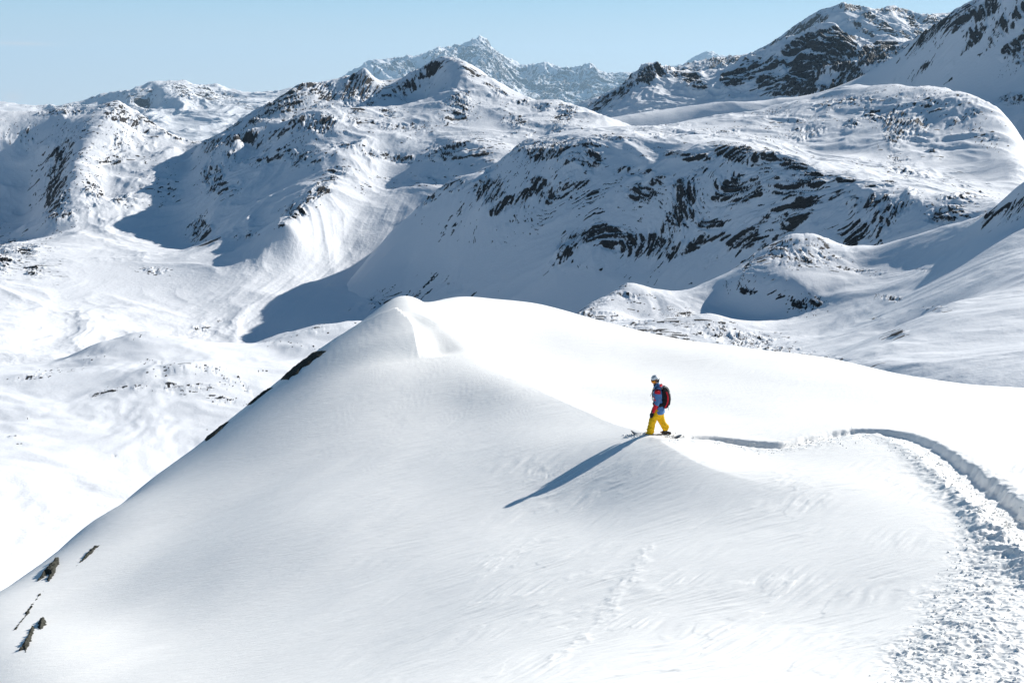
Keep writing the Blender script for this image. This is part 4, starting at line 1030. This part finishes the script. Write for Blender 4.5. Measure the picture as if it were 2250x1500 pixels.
def hand(bm, wr, s, thick=1.0):
    """palm and five curled fingers hanging from the wrist; s = -1 left, 1 right"""
    x, y, z = wr
    loft(bm, [(x, y, z, .026 * thick, .022 * thick), (x - .012, y, z - .035, .036 * thick, .020 * thick), (x - .020, y, z - .075, .043 * thick, .019 * thick), (x - .026, y, z - .105, .040 * thick, .017 * thick)], 14)
    for k, (dx, l) in enumerate(((-.032, .072), (-.011, .082), (.011, .077), (.031, .062))):
        a = (x - .026 + dx, y, z - .100)
        p1 = (a[0] - .008, y - s * .004, a[2] - l * .45); p2 = (a[0] - .004, y - s * .020, a[2] - l * .80); p3 = (a[0] + .004, y - s * .036, a[2] - l * .98)
        loft(bm, [(*a, .0105 * thick, .0105 * thick), (*p1, .0100 * thick, .0100 * thick), (*p2, .0092 * thick, .0092 * thick), (*p3, .0080 * thick, .0080 * thick)], 10)
    loft(bm, [(x - .034, y - s * .006, z - .030, .013 * thick, .013 * thick), (x - .062, y - s * .018, z - .060, .012 * thick, .012 * thick), (x - .072, y - s * .028, z - .088, .0105 * thick, .0105 * thick), (x - .068, y - s * .036, z - .108, .009 * thick, .009 * thick)], 10)

def body_fn(bm):
    loft(bm, [(.05, 0, .82, .11, .16), (.04, 0, .95, .105, .145), (.03, 0, 1.10, .10, .135), (.02, 0, 1.25, .115, .165), (.01, 0, 1.38, .10, .19), (.0, 0, 1.45, .07, .10)], 20)
    loft(bm, [(.0, 0, 1.42, .06, .062), (-.02, 0, 1.50, .055, .058), (-.05, -.005, 1.60, .056, .056)], 16)
    head_shape(bm, HM)
    for S, E, W, s in ((SHL, ELL, WRL, -1), (SHR, ELR, WRR, 1)):
        loft(bm, [(*S, .055, .055), mid(S, E, .5, .048, .046), (*E, .040, .038), mid(E, W, .4, .038, .036), (*W, .026, .024)], 14, up=(1, 0, 0))
        hand(bm, W, s, 0.9)
    for H, K, A in ((HIPL, KNL, ANL), (HIPR, KNR, ANR)):
        loft(bm, [(*H, .085, .085), mid(H, K, .5, .075, .072), (*K, .056, .055), mid(K, A, .35, .056, .052), (*A, .038, .038)], 16)
        loft(bm, [(A[0] + .03, A[1], .055, .032, .04), (A[0] - .06, A[1], .05, .03, .042), (A[0] - .13, A[1], .042, .02, .038)], 12, up=(0, 1, 0))

person = build("person", body_fn, 0.0085, [m_skin], smooth=2)
tag(person, "person in blue and red jacket, yellow trousers and white helmet standing on the ridge", "person")

def jacket_fn(bm):
    loft(bm, [(.075, 0, .70, .165, .235), (.070, 0, .80, .160, .225), (.055, 0, .95, .145, .205), (.035, 0, 1.10, .140, .200), (.025, 0, 1.25, .150, .225), (.015, 0, 1.37, .125, .225), (.005, 0, 1.44, .095, .15)], 28)
    loft(bm, [(.0, 0, 1.42, .10, .12), (-.015, 0, 1.50, .095, .10), (-.035, -.004, 1.555, .088, .088)], 20)         # stand collar
    loft(bm, [(.075, -.10, 1.47, .035, .05), (.105, 0, 1.50, .05, .07), (.075, .10, 1.47, .035, .05)], 14, up=(0, 0, 1))    # folded hood
    loft(bm, [(-.03, -.11, 1.46, .03, .035), (.04, -.125, 1.50, .035, .045), (.09, -.06, 1.54, .035, .045)], 12, up=(0, 0, 1))
    for S, E, W in ((SHL, ELL, WRL), (SHR, ELR, WRR)):
        loft(bm, [(S[0], S[1] * .78, S[2] - .01, .09, .09), (*S, .088, .085), mid(S, E, .5, .080, .075), (*E, .076, .070), mid(E, W, .5, .068, .062), mid(E, W, .93, .055, .052)], 18, up=(1, 0, 0))

def arm_t(x, y, z, S, E, W):
    p = Vector((x, y, z)); best = (9, 0)
    for k, (a, b) in enumerate(((Vector(S), Vector(E)), (Vector(E), Vector(W)))):
        t = max(0, min(1, (p - a).dot(b - a) / (b - a).length_squared)); d = (p - a - (b - a) * t).length
        if d < best[0]: best = (d, k + t)
    return best

def jacket_col(x, y, z):
    for S, E, W in ((SHL, ELL, WRL), (SHR, ELR, WRR)):
        if y * S[1] > 0 and abs(y) > 0.145:
            d, t = arm_t(x, y, z, S, E, W)
            if d < 0.105 and (abs(y) > 0.19 or x < -.07 or z > 1.28):
                if t > 1.12: return 1
                if z > 1.335 - 1.4 * (x + .03) ** 2 and z < 1.45: return 1
    # diamond print on the front of the near arm and chest
    if y < -0.05 and x < -0.02:
        u = abs(x + 0.085) / 0.062; v = abs(z - 1.145) / 0.085
        if u + v < 0.36: return 2
        if u + v < 1.0: return 1
    if z > 1.50 and x > 0.065: return 1
    return 0

jacket = build("jacket", jacket_fn, 0.0085, [m_blue, m_red, m_white], person, smooth=2, wrinkle=0.012, wl=0.065, colour=jacket_col, seed=3)

def trousers_fn(bm):
    loft(bm, [(.065, 0, .66, .15, .20), (.065, 0, .78, .15, .205), (.06, 0, .90, .13, .18)], 24)
    loft(bm, [(.065, 0, .64, .12, .15), (.05, 0, .52, .085, .11)], 18)
    for H, K, A, hem in ((HIPL, KNL, ANL, .075), (HIPR, KNR, ANR, .150)):
        a = (A[0] + (0.0 if H is HIPL else .035), A[1], hem)
        loft(bm, [(H[0], H[1], H[2] - .06, .125, .125), mid(H, K, .5, .122, .118), (K[0] - .005, K[1], K[2], .108, .105), mid(K, a, .45, .106, .100), mid(K, a, .8, .112, .105), (*a, .108, .108)], 20)

trousers = build("trousers", trousers_fn, 0.0085, [m_yel], person, smooth=2, wrinkle=0.016, wl=0.075, seed=9)

def boot_fn(A, toe):
    def f(bm):
        loft(bm, [(A[0], A[1], A[2] + .17, .062, .058), (A[0], A[1], A[2] + .06, .062, .058), (A[0] - toe * .005, A[1], A[2] - .02, .066, .055)], 16)
        z = A[2] - .055
        loft(bm, [(A[0] + toe * .075, A[1], z, .045, .046), (A[0] - toe * .0, A[1], z, .058, .052), (A[0] - toe * .10, A[1], z - .006, .048, .052), (A[0] - toe * .175, A[1], z - .012, .036, .044)], 16)
    return f
def sole_fn(A, toe):
    def f(bm):
        z = A[2] - .105
        loft(bm, [(A[0] + toe * .085, A[1], z, .014, .045), (A[0], A[1], z, .014, .052), (A[0] - toe * .11, A[1], z, .014, .055), (A[0] - toe * .19, A[1], z, .014, .045)], 16)
    return f
for A, toe in ((ANL, 1), (ANR, -1)):
    bt = build("boot", boot_fn(A, toe), 0.007, [m_boot], person, smooth=2)
    build("sole", sole_fn(A, toe), 0, [m_sole], bt)
for W, s in ((WRL, -1), (WRR, 1)):
    def glove_fn(bm, W=W, s=s):
        hand(bm, W, s, 1.42)
        loft(bm, [(W[0] + .018, W[1], W[2] + .055, .058, .054), (W[0], W[1], W[2] - .01, .050, .044), (W[0] - .01, W[1], W[2] - .04, .046, .034)], 16)
    gl = build("glove", glove_fn, 0.0045, [m_blk], person, smooth=1)
    gl["label"] = "black glove with curled fingers"
    build("wrist_tab", lambda bm, W=W, s=s: ball(bm, (W[0] - .01, W[1] + s * .046, W[2] + .01), (.016, .006, .012), 2), 0, [m_grey], gl)

def placed(fn):
    def f(bm):
        fn(bm); bmesh.ops.transform(bm, matrix=HM, verts=bm.verts)
    return f
def helmet_fn(bm):
    ball(bm, (.012, 0, .052), (.128, .108, .118), 4)
    loft(bm, [(.03, -.098, .03, .05, .014), (.03, -.092, -.05, .040, .016)], 12); loft(bm, [(.03, .098, .03, .05, .014), (.03, .092, -.05, .040, .016)], 12)
    g = bmesh.ops.bisect_plane(bm, geom=bm.verts[:] + bm.edges[:] + bm.faces[:], plane_co=(-.08, 0, .042), plane_no=(-.55, 0, -1), clear_outer=False)
def helmet_col(x, y, z):
    p = HM.inverted() @ Vector((x, y, z))
    if p.z < 0.012 and p.x > -0.06: return 1
    if p.z > 0.085:
        for (cx, cy, a, b) in ((-.060, -.030, .030, .010), (-.060, .030, .030, .010), (-.005, -.045, .028, .010), (-.005, .045, .028, .010), (.050, -.035, .024, .010), (.050, .035, .024, .010), (-.02, 0, .035, .007)):
            if ((p.x - cx) / a) ** 2 + ((p.y - cy) / b) ** 2 < 1: return 1
    if abs(p.z - .075) < .008 and p.x < -.02 and .035 < abs(p.y) < .085: return 1
    return 0
def helmet_shell(bm):
    ball(bm, (.014, 0, .050), (.128, .108, .118), 4)
    dele = [v for v in bm.verts if v.co.z < 0.074 and v.co.x < 0.02 or v.co.z < -0.03]
    bmesh.ops.delete(bm, geom=dele, context='VERTS')
    r = bmesh.ops.solidify(bm, geom=bm.faces[:], thickness=0.014)
    for s in (-1, 1):
        loft(bm, [(.04, s * .096, .03, .045, .012), (.035, s * .094, -.02, .040, .013), (.025, s * .086, -.06, .028, .013)], 12)
helmet = build("helmet", placed(helmet_shell), 0.005, [m_shell, m_vent], person, smooth=1, colour=helmet_col)
def gog_band(rx, ry, x0, z0, h, a0, a1, th):
    def f(bm):
        n = 22; R1 = []
        for k in range(n + 1):
            a = math.radians(a0 + (a1 - a0) * k / n)
            for (dz, dr) in ((-h, 0), (0, th * .6), (h, 0), (h, -th), (-h, -th)):
                pass
            c, s_ = math.cos(a), math.sin(a)
            R1.append([bm.verts.new((x0 - (rx + dr) * c, (ry + dr) * s_, z0 + dz)) for dz, dr in ((-h, 0), (-h * .4, th * .5), (h * .4, th * .5), (h, 0), (h, -th), (-h, -th))])
        for a, b in zip(R1[:-1], R1[1:]):
            for k in range(6): bm.faces.new((a[k], a[(k + 1) % 6], b[(k + 1) % 6], b[k]))
        bm.faces.new(R1[0][::-1]); bm.faces.new(R1[-1])
    return f
frame = build("goggles", placed(gog_band(.112, .088, 0.0, .009, .045, -68, 68, .022)), 0, [m_frame], person)
build("lens", placed(gog_band(.120, .094, 0.0, .010, .038, -62, 62, .010)), 0, [m_lens], frame)
build("strap", placed(gog_band(.134, .116, 0.008, .020, .016, 60, 300, .006)), 0, [m_blk], frame)
build("neck_warmer", lambda bm: (loft(bm, [(-.015, 0, 1.46, .075, .075), (-.045, -.01, 1.535, .072, .072), (-.075, -.02, 1.570, .066, .064)], 18)), 0.007, [m_blk], person, smooth=2, wrinkle=.004, wl=.03)

# ---- backpack: worn by the person, an object of its own
def pack_fn(bm):
    prof = [(.135, 1.43), (.165, 1.49), (.21, 1.475), (.30, 1.40), (.345, 1.33), (.358, 1.15), (.350, .95), (.315, .87), (.24, .845), (.19, .89), (.165, 1.0), (.150, 1.2)]
    for y0, y1, k in ((-.125, .125, 1.0), (-.155, .155, .90)):
        cx, cz = .25, 1.16
        A_ = [bm.verts.new((cx + (x - cx) * k, y0, cz + (z - cz) * k)) for x, z in prof]; B_ = [bm.verts.new((cx + (x - cx) * k, y1, cz + (z - cz) * k)) for x, z in prof]
        n = len(prof)
        for i in range(n): bm.faces.new((A_[i], A_[(i + 1) % n], B_[(i + 1) % n], B_[i]))
        bm.faces.new(A_[::-1]); bm.faces.new(B_)
    loft(bm, [(.20, 0, 1.44, .04, .11), (.27, 0, 1.43, .045, .11), (.32, 0, 1.36, .035, .10)], 14)       # lid pocket
    loft(bm, [(.36, 0, 1.27, .02, .09), (.375, 0, 1.12, .026, .10), (.362, 0, .95, .02, .09)], 14)        # front pocket
def pcol(x, y, z):
    c = .318 - 0.10 * (z - 1.15) ** 2 / 0.09
    return 1 if abs(x - c) < .021 and .88 < z < 1.37 and abs(y) > .09 else 0
pack = build("backpack", pack_fn, 0.0085, [m_blk, m_red], smooth=4, wrinkle=0.006, wl=0.06, colour=pcol, seed=15)
tag(pack, "black backpack with a red stripe, worn by the person in yellow trousers", "backpack")
def strap_fn(s):
    def f(bm):
        loft(bm, [(.15, s * .10, 1.46, .012, .032), (.07, s * .125, 1.515, .012, .034), (-.03, s * .135, 1.49, .012, .034), (-.115, s * .135, 1.40, .012, .032), (-.145, s * .130, 1.28, .011, .028), (-.130, s * .150, 1.12, .010, .020), (-.04, s * .205, 1.02, .010, .018), (.10, s * .19, .98, .010, .018)], 12)
    return f
for s in (-1, 1): build("shoulder_strap", strap_fn(s), 0.006, [m_blk], pack, smooth=1)
build("hip_belt", lambda bm: [loft(bm, [(.20, s * .12, .98, .03, .05), (.10, s * .205, .97, .016, .055), (-.02, s * .205, .965, .014, .045), (-.10, s * .12, .96, .012, .025), (-.115, 0, .96, .012, .02)], 12, up=(0, 0, 1)) for s in (-1, 1)], 0.007, [m_blk], pack, smooth=1)
build("buckle", lambda bm: [ball(bm, c, r, 2) for c, r in (((.015, -.222, .985), (.010, .006, .018)),)], 0, [m_grey], pack)
build("loose_strap", lambda bm: loft(bm, [(-.135, -.165, 1.36, .006, .012), (-.165, -.175, 1.31, .006, .012), (-.185, -.175, 1.26, .006, .011), (-.20, -.17, 1.22, .005, .010)], 8), 0, [m_blk], pack)
build("loose_strap", lambda bm: loft(bm, [(.20, -.10, .87, .006, .012), (.185, -.105, .78, .006, .012), (.180, -.11, .66, .006, .012)], 8), 0, [m_blk], pack)
build("loose_strap", lambda bm: loft(bm, [(.335, -.08, .90, .006, .012), (.345, -.08, .84, .005, .011), (.345, -.08, .80, .005, .010)], 8), 0, [m_blk], pack)
build("lid_webbing", lambda bm: [loft(bm, [(.17, y, 1.505, .006, .010), (.25, y, 1.482, .006, .010), (.325, y, 1.41, .006, .010), (.368, y, 1.31, .006, .009)], 8) for y in (-.07, .07)], 0, [m_grey], pack)
build("red_toggle", lambda bm: loft(bm, [(.075, -.215, 1.17, .010, .007), (.075, -.217, 1.09, .010, .007)], 8), 0, [m_red], pack)

# ---- snowboard under the boots, mostly dug into the loose snow
def board_fn(bm):
    n = 34; L = []
    for k in range(n + 1):
        t = k / n; x = -0.74 + 1.50 * t
        e = min(t, 1 - t); w = 0.128 * (1 - max(0, 1 - e / 0.11) ** 2.2) ** 0.5 * (1 - 0.10 * math.sin(math.pi * t)) + .003
        z = 0.11 * max(0, 1 - e / 0.17) ** 2
        L.append([bm.verts.new((x, -w, z)), bm.verts.new((x, w, z)), bm.verts.new((x, w, z - .009)), bm.verts.new((x, -w, z - .009))])
    for a, b in zip(L[:-1], L[1:]):
        for k in range(4): bm.faces.new((a[k], a[(k + 1) % 4], b[(k + 1) % 4], b[k]))
    bm.faces.new(L[0][::-1]); bm.faces.new(L[-1])
m_deck = simple_mat("dark_board_deck", (0.03, 0.035, 0.045), 0.35, 0.5, noise=0.3, nscale=12)
board = build("snowboard", board_fn, 0, [m_deck])
tag(board, "dark snowboard half buried in loose snow under the boots of the person", "snowboard")
for A in (ANL, ANR):
    bd = build("binding", lambda bm, A=A: (loft(bm, [(A[0] + .09, A[1] * .3, .010, .012, .06), (A[0] - .09, A[1] * .3, .010, .012, .06)], 12),
                                           loft(bm, [(A[0] + .07, A[1] - .07, .02, .012, .006), (A[0] + .08, A[1] - .05, .12, .014, .006), (A[0] + .08, A[1] + .05, .12, .014, .006), (A[0] + .07, A[1] + .07, .02, .012, .006)], 8, up=(1, 0, 0))), 0, [m_boot], board)
    build("binding_strap", lambda bm, A=A: loft(bm, [(A[0] - .04, A[1] - .07, .03, .018, .006), (A[0] - .045, A[1] - .04, .10, .018, .006), (A[0] - .045, A[1] + .04, .10, .018, .006), (A[0] - .04, A[1] + .07, .03, .018, .006)], 8, up=(1, 0, 0)), 0, [m_grey], bd)

pos = hits([(1441, 953)])[0]
PM = Matrix.Translation(Vector(pos) + Vector((0, 0, -0.03))) @ Matrix.Rotation(math.radians(-9), 4, 'Z')
for o in (person, pack): o.matrix_world = PM
board.matrix_world = PM @ Matrix.Translation((0.0, 0, -0.03)) @ Matrix.Rotation(math.radians(4), 4, 'Z') @ Matrix.Rotation(math.radians(3), 4, 'Y')

# ---- heap of clods round the board
bpy.context.view_layer.update()
AV = []; AF = []; off = 0
for k in range(150):
    lx = rng.uniform(-0.95, 0.9); ly = rng.normal(-0.10, 0.16)
    if lx < -0.5 and ly > 0.1: continue
    w = PM @ Vector((lx, ly, 0)); z = fz(w.x, w.y)
    r = 0.008 + 0.022 * rng.random() ** 2
    q = bv * (1 + 0.14 * rng.normal(size=(len(bv), 1))) * rng.uniform(0.75, 1.25, 3) * r
    AV.append(q + np.array([w.x, w.y, z + r * 0.2 + 0.035 * rng.random() * (abs(ly + .1) < .15)])); AF += [tuple(i + off for i in f) for f in bf]; off += len(bv)
me = bpy.data.meshes.new("loose_snow"); me.from_pydata(np.concatenate(AV).tolist(), [], AF); me.update()
for p in me.polygons: p.use_smooth = True
me.materials.append(m_fore)
o = bpy.data.objects.new("loose_snow", me); COL.objects.link(o); tag(o, kind="stuff")
